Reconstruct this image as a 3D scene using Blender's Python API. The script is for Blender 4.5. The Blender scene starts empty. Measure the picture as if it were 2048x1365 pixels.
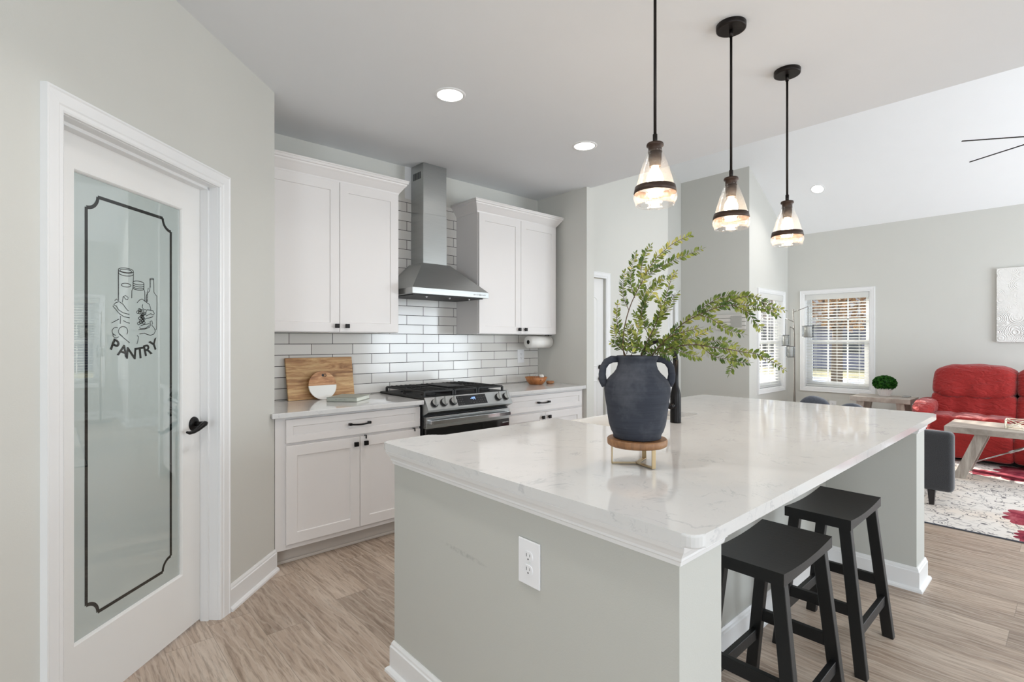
import bpy, bmesh, math, random
from mathutils import Vector, Matrix, noise
random.seed(7)
PI = math.pi
S2 = math.sqrt(2)
scn = bpy.context.scene
C = scn.collection

# ------------------------------------------------------------------ camera
CAM_H = 1.32
cam_d = bpy.data.cameras.new('camera')
cam_d.lens = 18.0
cam_d.sensor_width = 36.0
cam_d.shift_y = -0.00063
cam_d.clip_start = 0.05
cam_d.clip_end = 200
cam = bpy.data.objects.new('camera', cam_d)
C.objects.link(cam)
cam.location = (0, 0, CAM_H)
cam.rotation_euler = (PI/2, 0, math.radians(47.94 - 90))
scn.camera = cam

# ------------------------------------------------------------------ view + world + sun
scn.view_settings.view_transform = 'Standard'
scn.view_settings.look = 'None'
scn.view_settings.gamma = 1.0
scn.view_settings.use_curve_mapping = False
scn.view_settings.exposure = 0.34
scn.cycles.max_bounces = 12
scn.cycles.diffuse_bounces = 5
scn.cycles.glossy_bounces = 4
scn.cycles.transparent_max_bounces = 16
scn.cycles.sample_clamp_indirect = 6.0
scn.cycles.caustics_reflective = False
scn.cycles.caustics_refractive = False

world = bpy.data.worlds.new('sky')
scn.world = world
world.use_nodes = True
wn = world.node_tree
wn.nodes.clear()
wo = wn.nodes.new('ShaderNodeOutputWorld')
wb = wn.nodes.new('ShaderNodeBackground')
wb.inputs['Color'].default_value = (0.76, 0.87, 1.0, 1)
wb.inputs['Strength'].default_value = 2.5
wn.links.new(wb.outputs[0], wo.inputs[0])

sun_d = bpy.data.lights.new('sun', 'SUN')
sun_d.energy = 15.0
sun_d.angle = math.radians(0.6)
sun_d.color = (1.0, 0.93, 0.84)
sun = bpy.data.objects.new('sun', sun_d)
C.objects.link(sun)
SUN_DIR = Vector((-0.42, -1.0, -0.41)).normalized()
sun.rotation_euler = SUN_DIR.to_track_quat('-Z', 'Y').to_euler()
sun.location = (12, 14, 10)

def area_light(name, loc, direction, sx, sy, power, color=(1, 1, 1), spread=180, shape='RECTANGLE', parent=None):
    d = bpy.data.lights.new(name, 'AREA')
    d.shape = shape
    d.size = sx
    if shape in ('RECTANGLE', 'ELLIPSE'):
        d.size_y = sy
    d.energy = power
    d.color = color
    d.spread = math.radians(spread)
    o = bpy.data.objects.new(name, d)
    C.objects.link(o)
    o.location = loc
    o.rotation_euler = Vector(direction).to_track_quat('-Z', 'Y').to_euler()
    if parent is not None:
        o.parent = parent
    return o
# area lamps added at unseen openings (built below) to brighten the room as daylight
DAY = (0.84, 0.93, 1.0)
area_light('daylight_fill_patio', (6.6, -3.08, 1.1), (0, 1, 0.15), 2.7, 2.0, 135, DAY)
area_light('daylight_fill_dining', (1.4, -3.08, 1.45), (0, 1, 0.15), 1.9, 1.3, 38, DAY)
area_light('daylight_fill_back', (-3.38, -2.0, 1.2), (1, 0.6, 0.28), 1.5, 2.0, 44, DAY)
CAN_POWER = 5.5
CAN_COL = (1.0, 0.97, 0.94)
PENDANT_POWER = 3.0

# ------------------------------------------------------------------ materials
def lin(c):
    out = []
    for v in c[:3]:
        v = v / 255.0
        out.append(v/12.92 if v <= 0.04045 else ((v+0.055)/1.055)**2.4)
    return (*out, 1.0)

class NT:
    def __init__(self, name):
        self.m = bpy.data.materials.new(name)
        self.m.use_nodes = True
        self.t = self.m.node_tree
        self.t.nodes.clear()
        self.out = self.n('OutputMaterial')
        self.p = self.n('BsdfPrincipled')
        self.l(self.p.outputs[0], self.out.inputs[0])
    def n(self, kind, **kw):
        nd = self.t.nodes.new('ShaderNode' + kind)
        for k, v in kw.items():
            setattr(nd, k, v)
        return nd
    def l(self, a, b):
        self.t.links.new(a, b)
    def coords(self, scale=(1, 1, 1), rot=(0, 0, 0), loc=(0, 0, 0), kind='Object'):
        tc = self.n('TexCoord')
        mp = self.n('Mapping')
        mp.inputs['Scale'].default_value = scale
        mp.inputs['Rotation'].default_value = rot
        mp.inputs['Location'].default_value = loc
        self.l(tc.outputs[kind], mp.inputs['Vector'])
        return mp.outputs[0]
    def noise(self, vec, scale, detail=3, rough=0.5, dist=0.0):
        nd = self.n('TexNoise')
        nd.inputs['Scale'].default_value = scale
        nd.inputs['Detail'].default_value = detail
        nd.inputs['Roughness'].default_value = rough
        nd.inputs['Distortion'].default_value = dist
        if vec is not None:
            self.l(vec, nd.inputs['Vector'])
        return nd.outputs[0]
    def ramp(self, fac, stops, interp='LINEAR'):
        r = self.n('ValToRGB')
        r.color_ramp.interpolation = interp
        el = r.color_ramp.elements
        while len(el) > 1:
            el.remove(el[-1])
        for i, (pos, col) in enumerate(stops):
            e = el[0] if i == 0 else el.new(pos)
            e.position = pos
            e.color = col if len(col) == 4 else (*col, 1)
        self.l(fac, r.inputs[0])
        return r.outputs[0]
    def mix(self, fac, a, b, blend='MIX'):
        x = self.n('Mix', data_type='RGBA', blend_type=blend)
        for sock, v in ((x.inputs[0], fac), (x.inputs[6], a), (x.inputs[7], b)):
            if hasattr(v, 'links') or hasattr(v, 'is_linked'):
                self.l(v, sock)
            elif isinstance(v, (int, float)):
                sock.default_value = v
            else:
                sock.default_value = v
        return x.outputs[2]
    def math(self, op, a, b=None, c=None, clamp=False):
        x = self.n('Math', operation=op)
        x.use_clamp = clamp
        for i, v in enumerate((a, b, c)):
            if v is None:
                continue
            if isinstance(v, (int, float)):
                x.inputs[i].default_value = v
            else:
                self.l(v, x.inputs[i])
        return x.outputs[0]
    def bump(self, h, strength=0.2, dist=0.01):
        b = self.n('Bump')
        b.inputs['Strength'].default_value = strength
        b.inputs['Distance'].default_value = dist
        self.l(h, b.inputs['Height'])
        self.l(b.outputs[0], self.p.inputs['Normal'])
        return b
    def set(self, **kw):
        names = {'col': 'Base Color', 'rough': 'Roughness', 'metal': 'Metallic', 'spec': 'Specular IOR Level',
                 'coat': 'Coat Weight', 'coatr': 'Coat Roughness', 'ior': 'IOR', 'trans': 'Transmission Weight',
                 'ecol': 'Emission Color', 'estr': 'Emission Strength', 'sheen': 'Sheen Weight', 'alpha': 'Alpha',
                 'sss': 'Subsurface Weight', 'aniso': 'Anisotropic'}
        for k, v in kw.items():
            s = self.p.inputs[names[k]]
            if hasattr(v, 'is_linked'):
                self.l(v, s)
            else:
                s.default_value = v
        return self

def paint(name, rgb, rough=0.5, var=0.02, bump=0.0, bscale=120, **kw):
    """painted or plain surface: base colour with slight procedural variation"""
    t = NT(name)
    v = t.coords()
    nz = t.noise(v, 6.0, 2)
    c = lin(rgb)
    a = tuple(min(1, x*(1-var)) for x in c[:3]) + (1,)
    b = tuple(min(1, x*(1+var)) for x in c[:3]) + (1,)
    t.set(col=t.mix(nz, a, b), rough=rough, **kw)
    if bump:
        t.bump(t.noise(v, bscale, 2), bump, 0.002)
    return t.m

M = {}
M['wall'] = paint('greige_wall_paint', (206, 205, 199), 0.75, 0.01, 0.12, 260)
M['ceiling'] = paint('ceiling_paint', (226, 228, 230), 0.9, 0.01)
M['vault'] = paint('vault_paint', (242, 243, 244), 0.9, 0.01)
M['trim'] = paint('white_trim_paint', (232, 232, 232), 0.32, 0.01)
M['door'] = paint('white_door_paint', (232, 231, 229), 0.35, 0.01)
M['cab'] = paint('cabinet_paint', (226, 222, 220), 0.38, 0.01)
M['island'] = paint('island_paint', (190, 190, 184), 0.6, 0.015, 0.12, 260)
def mk_island_end():
    t = NT('island_paint_scuffed')
    P = t.coords()
    sep = t.n('SeparateXYZ'); t.l(P, sep.inputs[0])
    # faint scuff smear on the near end
    yy = t.math('DIVIDE', t.math('SUBTRACT', sep.outputs[1], 0.17), 0.14)
    zz = t.math('DIVIDE', t.math('SUBTRACT', t.math('ADD', sep.outputs[2], t.math('MULTIPLY', sep.outputs[1], -0.03)), 0.605), 0.010)
    r = t.math('ADD', t.math('MULTIPLY', yy, yy), t.math('MULTIPLY', zz, zz))
    m = t.math('SUBTRACT', 1.0, r, clamp=True)
    m = t.math('MULTIPLY', m, t.ramp(t.noise(P, 45, 4, 0.7), [(0.42, (0,)*3), (0.6, (1,)*3)]))
    t.set(col=t.mix(t.math('MULTIPLY', m, 0.35), lin((190, 190, 184)), lin((100, 100, 100))), rough=0.6)
    t.bump(t.noise(P, 260, 2), 0.12, 0.002)
    return t.m
M['island_end'] = mk_island_end()
M['black_wood'] = paint('black_stained_wood', (11, 11, 11), 0.45, 0.15, 0.12, 90)
M['black_metal'] = paint('black_metal', (24, 22, 22), 0.38, 0.1, metal=0.6)
M['bronze'] = paint('dark_bronze_metal', (38, 33, 31), 0.42, 0.1, metal=0.7)
M['bronze_lit'] = paint('bulb_lit_bronze', (66, 50, 41), 0.45, 0.1, metal=0.5)  # pendant bronze lightened: the bulb's glow is put into the colour
M['brass'] = paint('brushed_brass', (198, 176, 138), 0.35, 0.05, metal=0.9)
M['white_plastic'] = paint('white_plastic', (236, 236, 238), 0.35, 0.005)
M['dark_slot'] = paint('dark_slot', (60, 60, 60), 0.6, 0.05)
M['black_glass'] = paint('black_oven_glass', (10, 10, 11), 0.06, 0.05)
M['iron'] = paint('cast_iron', (34, 34, 35), 0.55, 0.15, 0.2, 200)
def mk_blind():
    t = NT('white_blind_slat')
    n = t.noise(t.coords(), 6, 2)
    t.set(col=t.mix(n, lin((238, 238, 238)), lin((244, 244, 243))), rough=0.5)
    tl = t.n('BsdfTranslucent'); tl.inputs[0].default_value = (0.9, 0.9, 0.88, 1)
    m = t.n('MixShader'); m.inputs[0].default_value = 0.45
    t.l(t.p.outputs[0], m.inputs[1]); t.l(tl.outputs[0], m.inputs[2]); t.l(m.outputs[0], t.out.inputs[0])
    return t.m
M['blind'] = mk_blind()
M['sink'] = paint('white_fireclay', (238, 236, 232), 0.15, 0.01)
M['toe'] = paint('toe_kick_paint', (196, 188, 180), 0.55, 0.02)
M['paper'] = paint('paper_towel', (238, 236, 232), 0.9, 0.01, 0.3, 150)
M['pages'] = paint('book_pages', (232, 236, 226), 0.8, 0.03)
M['cover'] = paint('grey_green_book_cover', (172, 176, 166), 0.6, 0.03)
M['marble'] = paint('white_marble', (232, 232, 228), 0.3, 0.02)
M['cardboard'] = paint('dark_core', (30, 26, 22), 0.8, 0.05)
M['chrome'] = paint('chrome', (200, 200, 202), 0.12, 0.02, metal=1.0)
M['lampgrey'] = paint('lamp_mesh_grey', (150, 150, 148), 0.6, 0.05)
M['lampwhite'] = paint('lamp_shade_white', (228, 226, 220), 0.8, 0.02)
M['polewood'] = paint('grey_lamp_pole', (120, 114, 106), 0.5, 0.08)
M['potwhite'] = paint('ribbed_white_pot', (232, 226, 222), 0.5, 0.02)
M['cream_metal'] = paint('cream_metal', (238, 232, 214), 0.5, 0.02)
M['candle'] = paint('candle_wax', (226, 208, 180), 0.6, 0.03)
M['asphalt'] = paint('road_surface', (140, 148, 172), 0.9, 0.08)
M['siding'] = paint('grey_siding', (108, 108, 124), 0.8, 0.1)
M['roofing'] = paint('roof_shingle', (82, 78, 80), 0.9, 0.15)
M['bark'] = paint('bark', (94, 78, 66), 0.9, 0.2, 0.5, 30)

M['darkleg'] = paint('dark_wood_leg', (32, 26, 26), 0.45, 0.1)
M['flagwood'] = paint('whitewashed_wood', (216, 212, 206), 0.8, 0.04)
M['flaggrey'] = paint('greywash_and_groove_shade', (178, 176, 170), 0.8, 0.06)
M['gravel'] = paint('autumn_lawn', (124, 116, 82), 0.95, 0.2)

def mk_steel():
    t = NT('brushed_stainless_steel')
    v = t.coords((1, 1, 90))
    n = t.noise(v, 6, 3)
    t.set(col=t.mix(n, lin((166, 168, 167)), lin((188, 190, 189))), rough=t.ramp(n, [(0, (.26,)*3), (1, (.38,)*3)]), metal=1.0, aniso=0.4)
    return t.m
M['steel'] = mk_steel()
def mk_quartz(name='white_quartz', rough=0.07):
    t = NT(name)
    v = t.coords()
    d = t.noise(v, 3.0, 4, 0.6, 0.4)
    n1 = t.noise(v, 5.5, 5, 0.6, 1.2)
    vein = t.ramp(n1, [(0.480, (0,)*3), (0.497, (1,)*3), (0.503, (1,)*3), (0.520, (0,)*3)])
    mask = t.ramp(t.noise(t.coords((1, 1, 1), (0, 0, 0), (7, 3, 1)), 9, 3, 0.6), [(0.50, (0,)*3), (0.62, (1,)*3)])
    vm = t.math('MULTIPLY', vein, mask)
    n2 = t.noise(v, 14, 4, 0.6, 1.5)
    vein2 = t.ramp(n2, [(0.488, (0,)*3), (0.499, (1,)*3), (0.501, (1,)*3), (0.512, (0,)*3)])
    mask2 = t.ramp(t.noise(t.coords((1, 1, 1), (0, 0, 0), (2, 9, 4)), 7, 2, 0.5), [(0.54, (0,)*3), (0.66, (1,)*3)])
    vm2 = t.math('MULTIPLY', vein2, mask2)
    f = t.math('ADD', t.math('MULTIPLY', vm, 0.30), t.math('MULTIPLY', vm2, 0.26), clamp=True)
    base = t.mix(d, lin((203, 202, 201)), lin((218, 217, 215)))
    t.set(col=t.mix(f, base, lin((138, 142, 150))), rough=rough, spec=0.5)
    return t.m
M['quartz'] = mk_quartz()

def mk_floor():
    t = NT('vinyl_plank_floor')
    tc = t.n('TexCoord')
    sep = t.n('SeparateXYZ')
    t.l(tc.outputs['Object'], sep.inputs[0])
    PW, PL = 0.18, 1.22
    u = t.math('DIVIDE', sep.outputs[0], PW)
    row = t.math('FLOOR', u)
    fu = t.math('FRACT', u)
    wn1 = t.n('TexWhiteNoise', noise_dimensions='1D')
    t.l(row, wn1.inputs['W'])
    v0 = t.math('DIVIDE', sep.outputs[1], PL)
    v = t.math('ADD', v0, wn1.outputs[0])
    colid = t.math('FLOOR', v)
    fv = t.math('FRACT', v)
    cmb = t.n('CombineXYZ')
    t.l(row, cmb.inputs[0]); t.l(colid, cmb.inputs[1])
    wn2 = t.n('TexWhiteNoise', noise_dimensions='2D')
    t.l(cmb.outputs[0], wn2.inputs['Vector'])
    pid = wn2.outputs[0]
    # grain coordinates shifted per plank
    off = t.n('CombineXYZ')
    t.l(t.math('MULTIPLY', pid, 37.0), off.inputs[0]); t.l(t.math('MULTIPLY', pid, 11.0), off.inputs[1])
    vm = t.n('VectorMath', operation='ADD')
    t.l(tc.outputs['Object'], vm.inputs[0]); t.l(off.outputs[0], vm.inputs[1])
    mp = t.n('Mapping'); mp.inputs['Scale'].default_value = (1, 0.07, 1)
    t.l(vm.outputs[0], mp.inputs[0])
    n1 = t.noise(mp.outputs[0], 10, 5, 0.62, 0.8)
    n2 = t.noise(mp.outputs[0], 70, 4, 0.7, 0.4)
    mp2 = t.n('Mapping'); mp2.inputs['Scale'].default_value = (1, 0.30, 1)
    t.l(vm.outputs[0], mp2.inputs[0])
    wv = t.n('TexWave', wave_type='RINGS', rings_direction='SPHERICAL')
    wv.inputs['Scale'].default_value = 9
    wv.inputs['Distortion'].default_value = 9
    wv.inputs['Detail'].default_value = 3
    wv.inputs['Detail Scale'].default_value = 1.4
    t.l(mp2.outputs[0], wv.inputs[0])
    rings = t.ramp(wv.outputs[1], [(0.0, (0,)*3), (0.75, (0,)*3), (0.95, (1,)*3)])
    big = t.noise(mp2.outputs[0], 3.2, 2, 0.5)
    base = t.ramp(n1, [(0.28, lin((164, 144, 128))), (0.48, lin((186, 168, 152))), (0.62, lin((200, 184, 169))), (0.78, lin((210, 198, 186)))])
    tone = t.ramp(pid, [(0, lin((196, 191, 187))), (0.5, lin((238, 234, 230))), (1, lin((255, 253, 250)))])
    c = t.mix(0.75, base, tone, 'MULTIPLY')
    grain = t.ramp(n2, [(0.38, lin((176, 168, 160))), (0.52, (1, 1, 1)), (0.7, (1.0, 1.0, 1.0))])
    c = t.mix(0.6, c, grain, 'MULTIPLY')
    c = t.mix(t.math('MULTIPLY', t.math('MULTIPLY', rings, big), 0.55), c, lin((214, 202, 188)))
    # seams
    e1 = t.math('LESS_THAN', t.math('MINIMUM', fu, t.math('SUBTRACT', 1.0, fu)), 0.007)
    e2 = t.math('LESS_THAN', t.math('MINIMUM', fv, t.math('SUBTRACT', 1.0, fv)), 0.0011)
    e = t.math('MAXIMUM', e1, e2)
    c = t.mix(t.math('MULTIPLY', e, 0.5), c, lin((108, 96, 84)))
    t.set(col=c, rough=t.ramp(n1, [(0.2, (.30,)*3), (0.8, (.42,)*3)]), spec=0.45)
    t.bump(t.math('SUBTRACT', t.math('MULTIPLY', n2, 0.4), e), 0.15, 0.001)
    return t.m
M['floor'] = mk_floor()

def mk_tile():
    t = NT('subway_tile')
    tc = t.n('TexCoord')
    sep = t.n('SeparateXYZ')
    t.l(tc.outputs['Object'], sep.inputs[0])
    TW, TH = 0.3104, 0.0768
    r0 = t.math('DIVIDE', t.math('ADD', sep.outputs[2], -1.371 + 20*TH), TH)
    row = t.math('FLOOR', r0)
    fr = t.math('FRACT', r0)
    half = t.math('MULTIPLY', t.math('MODULO', row, 2.0), 0.5)
    u0 = t.math('DIVIDE', t.math('ADD', sep.outputs[0], -1.389 + 10*TW), TW)
    u = t.math('ADD', u0, half)
    fu = t.math('FRACT', u)
    g = 0.0021
    e1 = t.math('LESS_THAN', t.math('MINIMUM', fr, t.math('SUBTRACT', 1.0, fr)), g/TH)
    e2 = t.math('LESS_THAN', t.math('MINIMUM', fu, t.math('SUBTRACT', 1.0, fu)), g/TW)
    e = t.math('MAXIMUM', e1, e2)
    wn = t.n('TexWhiteNoise', noise_dimensions='2D')
    cm = t.n('CombineXYZ')
    t.l(row, cm.inputs[0]); t.l(t.math('FLOOR', u), cm.inputs[1])
    t.l(cm.outputs[0], wn.inputs['Vector'])
    tile = t.mix(wn.outputs[0], lin((214, 211, 206)), lin((230, 228, 224)))
    t.set(col=t.mix(e, tile, lin((66, 62, 58))), rough=t.math('ADD', t.math('MULTIPLY', e, 0.75), 0.12), spec=0.5)
    wob = t.noise(tc.outputs['Object'], 7, 1)
    t.bump(t.math('ADD', t.math('MULTIPLY', wob, 0.5), t.math('MULTIPLY', e, -1.0)), 0.35, 0.0015)
    return t.m
M['tile'] = mk_tile()

def mk_wood(name, cols, scale=(1, 1, 12), rough=0.5, ring=6.0, bump=0.1):
    t = NT(name)
    v = t.coords(scale)
    n = t.noise(v, ring, 4, 0.6, 1.0)
    f = t.noise(v, ring*9, 3, 0.6)
    c = t.ramp(n, [(0.28 + 0.44*i/(len(cols)-1), lin(k)) for i, k in enumerate(cols)])
    c = t.mix(0.35, c, t.ramp(f, [(0.3, (.62,)*3), (0.6, (1,)*3)]), 'MULTIPLY')
    t.set(col=c, rough=rough)
    if bump:
        t.bump(f, bump, 0.001)
    return t.m
M['acacia'] = mk_wood('acacia_board', [(120, 78, 44), (176, 130, 84), (206, 168, 118), (222, 190, 144)], (1.2, 1, 9), 0.45, 3.2)
M['acacia_dark'] = mk_wood('acacia_round', [(140, 92, 60), (190, 138, 96), (222, 184, 140)], (1.2, 1, 9), 0.45, 6)
M['bowlwood'] = mk_wood('turned_bowl_wood', [(140, 84, 44), (176, 112, 62), (196, 136, 84)], (6, 6, 1), 0.4, 3)
M['discwood'] = mk_wood('mango_wood', [(108, 74, 46), (140, 98, 62), (162, 120, 82)], (2, 10, 2), 0.5, 4)
M['greywood'] = mk_wood('grey_washed_wood', [(142, 132, 122), (172, 162, 152), (196, 188, 180)], (14, 1, 1), 0.6, 3)
M['greywood_leg'] = mk_wood('grey_washed_leg_wood', [(142, 132, 122), (168, 158, 148), (190, 182, 172)], (8, 8, 1), 0.6, 3)

def mk_vase():
    t = NT('charcoal_terracotta')
    v = t.coords((1, 1, 22))
    n = t.noise(v, 5, 4, 0.65)
    b = t.noise(t.coords(), 9, 4, 0.65)
    c = t.mix(n, lin((37, 40, 48)), lin((64, 67, 76)))
    c = t.mix(t.ramp(b, [(0.45, (0,)*3), (0.75, (.55,)*3)]), c, lin((100, 101, 106)))
    t.set(col=c, rough=0.75, spec=0.25)
    t.bump(n, 0.3, 0.002)
    return t.m
M['vase'] = mk_vase()

def mk_leaf(name, cols):
    t = NT(name)
    n = t.noise(t.coords(), 26, 2)
    c = t.ramp(n, [(0.34, lin(cols[0])), (0.5, lin(cols[1])), (0.66, lin(cols[2]))])
    t.set(col=c, rough=0.5, spec=0.3)
    return t.m
M['leaf'] = mk_leaf('green_leaf', [(66, 88, 38), (108, 124, 48), (160, 162, 82)])
M['leaf_tip'] = mk_leaf('yellow_green_leaf', [(112, 130, 50), (156, 158, 66), (206, 192, 104)])
M['twig'] = paint('brown_twig', (98, 76, 56), 0.7, 0.1)
M['moss'] = mk_leaf('boxwood_leaf', [(20, 62, 16), (38, 92, 26), (70, 128, 44)])
M['autumn'] = mk_leaf('autumn_leaf', [(92, 68, 52), (152, 110, 72), (196, 160, 122)])
M['autumn2'] = mk_leaf('brown_autumn_leaf', [(78, 62, 56), (118, 96, 84), (170, 150, 138)])

def mk_fabric(name, rgb, rough=0.95, scale=500, amt=0.25, sheen=0.4, bs=0.35, big=False):
    t = NT(name)
    v = t.coords()
    n = t.noise(v, scale, 3, 0.7)
    b = t.noise(v, 5, 3)
    c = lin(rgb)
    lo = tuple(x*(1-amt) for x in c[:3]) + (1,)
    hi = tuple(min(1, x*(1+amt)) for x in c[:3]) + (1,)
    cc = t.mix(n, lo, hi)
    cc = t.mix(t.math('MULTIPLY', b, 0.35), cc, lo)
    t.set(col=cc, rough=rough, sheen=sheen, spec=0.2)
    if big: 
        t.bump(t.math('ADD', t.math('MULTIPLY', n, 0.05), t.noise(t.coords((1, 1, 2.2)), 9, 3, 0.55, 1.2)), 0.8, 0.03)
    else:
        t.bump(n, bs, 0.002)
    return t.m
M['red'] = mk_fabric('red_microsuede', (148, 38, 36), 0.85, 60, 0.14, 0.2, 0.2, True)
M['charcoal'] = mk_fabric('charcoal_weave', (66, 67, 70), 0.95, 170, 0.6)
M['pillow'] = mk_fabric('grey_throw_pillow', (84, 88, 98), 0.95, 60, 0.5)

def mk_rug():
    t = NT('floral_rug')
    tc = t.n('TexCoord')
    P = tc.outputs['Object']
    nz = t.n('TexNoise'); nz.inputs['Scale'].default_value = 5; nz.inputs['Detail'].default_value = 2
    t.l(P, nz.inputs['Vector'])
    vs = t.n('VectorMath', operation='SCALE'); vs.inputs['Scale'].default_value = 0.10
    t.l(nz.outputs['Color'], vs.inputs[0])
    va = t.n('VectorMath', operation='ADD'); t.l(P, va.inputs[0]); t.l(vs.outputs[0], va.inputs[1])
    # petal outlines
    vo = t.n('TexVoronoi', feature='DISTANCE_TO_EDGE'); vo.inputs['Scale'].default_value = 11
    t.l(va.outputs[0], vo.inputs['Vector'])
    vf = t.n('TexVoronoi', feature='F1'); vf.inputs['Scale'].default_value = 8.5
    t.l(va.outputs[0], vf.inputs['Vector'])
    def ring(r, w):
        return t.math('LESS_THAN', t.math('ABSOLUTE', t.math('SUBTRACT', vf.outputs['Distance'], r)), w)
    edge = t.math('LESS_THAN', vo.outputs['Distance'], 0.03)
    line = t.math('MAXIMUM', t.math('MAXIMUM', ring(0.44, 0.024), ring(0.25, 0.020)), t.math('MULTIPLY', edge, 0.6))
    brk = t.ramp(t.noise(P, 16, 3), [(0.42, (0,)*3), (0.52, (1,)*3)])
    line = t.math('MULTIPLY', line, brk)
    # stippled flower hearts
    vh = t.n('TexVoronoi', feature='F1'); vh.inputs['Scale'].default_value = 1.9
    t.l(P, vh.inputs['Vector'])
    heart = t.math('LESS_THAN', vh.outputs['Distance'], 0.17)
    vd = t.n('TexVoronoi', feature='F1'); vd.inputs['Scale'].default_value = 70
    t.l(P, vd.inputs['Vector'])
    dots = t.math('LESS_THAN', vd.outputs['Distance'], 0.36)
    hd = t.math('MULTIPLY', heart, dots)
    ink = t.math('MAXIMUM', line, hd)
    base = t.mix(t.ramp(t.noise(P, 1.6, 2), [(0.45, (0,)*3), (0.7, (.6,)*3)]), lin((222, 216, 210)), lin((224, 204, 184)))
    c = t.mix(t.math('MULTIPLY', ink, 0.85), base, lin((70, 66, 74)))
    # big maroon blooms
    sep = t.n('SeparateXYZ'); t.l(P, sep.inputs[0])
    red = None
    for (cx, cy, r) in [(5.34, 0.17, 0.25), (4.84, 0.15, 0.17), (7.06, 0.22, 0.42), (6.86, 0.60, 0.16), (6.2, -0.9, 0.4), (6.9, -0.7, 0.35), (5.0, 1.9, 0.35)]:
        dx = t.math('SUBTRACT', sep.outputs[0], cx); dy = t.math('SUBTRACT', sep.outputs[1], cy)
        rr = t.math('SQRT', t.math('ADD', t.math('MULTIPLY', dx, dx), t.math('MULTIPLY', dy, dy)))
        ang = t.math('ARCTAN2', dy, dx)
        pet = t.math('MULTIPLY', t.math('ABSOLUTE', t.math('SINE', t.math('MULTIPLY', ang, 5.5))), 0.16*r)
        pet2 = t.math('MULTIPLY', t.math('SINE', t.math('MULTIPLY', ang, 3.0)), 0.10*r)
        lim = t.math('ADD', t.math('ADD', pet, pet2), 0.82*r)
        m = t.math('LESS_THAN', rr, lim)
        red = m if red is None else t.math('MAXIMUM', red, m)
    rc = t.ramp(t.noise(P, 9, 4, 0.6, 1.0), [(0.32, lin((104, 36, 52))), (0.5, lin((146, 56, 70))), (0.7, lin((176, 96, 104)))])
    c = t.mix(red, c, rc)
    t.set(col=c, rough=0.95, spec=0.1)
    t.bump(t.noise(P, 400, 2), 0.3, 0.002)
    return t.m
M['rug'] = mk_rug()

def mk_glass(name, tint=(0.97, 0.98, 0.98), seeded=0.0, base=0.05, scatter=0.0):
    t = NT(name)
    t.t.nodes.remove(t.p)
    tr = t.n('BsdfTransparent'); tr.inputs[0].default_value = (*tint, 1)
    gl = t.n('BsdfGlossy'); gl.inputs['Roughness'].default_value = 0.03
    gl.inputs['Color'].default_value = (1, 1, 1, 1)
    fr = t.n('LayerWeight'); fr.inputs['Blend'].default_value = 0.35
    fac = t.math('ADD', t.math('MULTIPLY', t.math('POWER', fr.outputs['Facing'], 3.0), 0.55), base, clamp=True)
    v = t.coords()
    if seeded:
        b = t.n('Bump'); b.inputs['Strength'].default_value = seeded; b.inputs['Distance'].default_value = 0.004
        t.l(t.noise(v, 60, 3), b.inputs['Height'])
        t.l(b.outputs[0], gl.inputs['Normal'])
        sp = t.ramp(t.noise(v, 130, 2), [(0.60, (0,)*3), (0.68, (.35,)*3)])
        fac = t.math('ADD', fac, sp, clamp=True)
    mx = t.n('MixShader')
    t.l(fac, mx.inputs[0]); t.l(tr.outputs[0], mx.inputs[1]); t.l(gl.outputs[0], mx.inputs[2])
    last = mx
    if scatter:
        tl = t.n('BsdfTranslucent'); tl.inputs[0].default_value = (1, 0.96, 0.92, 1)
        m2 = t.n('MixShader'); m2.inputs[0].default_value = scatter
        t.l(mx.outputs[0], m2.inputs[1]); t.l(tl.outputs[0], m2.inputs[2]); last = m2
    t.l(last.outputs[0], t.out.inputs[0])
    return t.m
M['glass'] = mk_glass('window_glass')
M['shade_glass'] = mk_glass('seeded_shade_glass', (0.99, 0.98, 0.97), 0.35, 0.03, 0.035)
M['jar_glass'] = mk_glass('clear_jar_glass', (0.98, 0.98, 0.98), 0.4, 0.04)
M['mesh_shade'] = mk_glass('sheer_grey_shade', (0.66, 0.67, 0.67), 0.0, 0.02)

def mk_frost():
    t = NT('frosted_pantry_glass')
    n = t.noise(t.coords(), 3, 2)
    t.set(col=t.mix(n, lin((174, 186, 184)), lin((180, 191, 189))), rough=0.8, spec=0.0)
    g = t.n('BsdfGlossy'); g.inputs['Roughness'].default_value = 0.0; g.inputs['Color'].default_value = (1, 1, 1, 1)
    lw = t.n('LayerWeight'); lw.inputs['Blend'].default_value = 0.5
    m = t.n('MixShader')
    t.l(t.math('ADD', t.math('MULTIPLY', t.math('POWER', lw.outputs['Facing'], 3.0), 0.4), 0.24), m.inputs[0])
    t.l(t.p.outputs[0], m.inputs[1]); t.l(g.outputs[0], m.inputs[2]); t.l(m.outputs[0], t.out.inputs[0])
    return t.m
M['frost'] = mk_frost()
def mk_decal():
    t = NT('black_decal_in_glass')
    t.set(col=t.mix(t.noise(t.coords(), 5, 1), lin((14, 17, 16)), lin((22, 25, 24))), rough=0.6, spec=0.0)
    g = t.n('BsdfGlossy'); g.inputs['Roughness'].default_value = 0.0; g.inputs['Color'].default_value = (1, 1, 1, 1)
    m = t.n('MixShader'); m.inputs[0].default_value = 0.10
    t.l(t.p.outputs[0], m.inputs[1]); t.l(g.outputs[0], m.inputs[2]); t.l(m.outputs[0], t.out.inputs[0])
    return t.m
M['decal'] = mk_decal()

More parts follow.
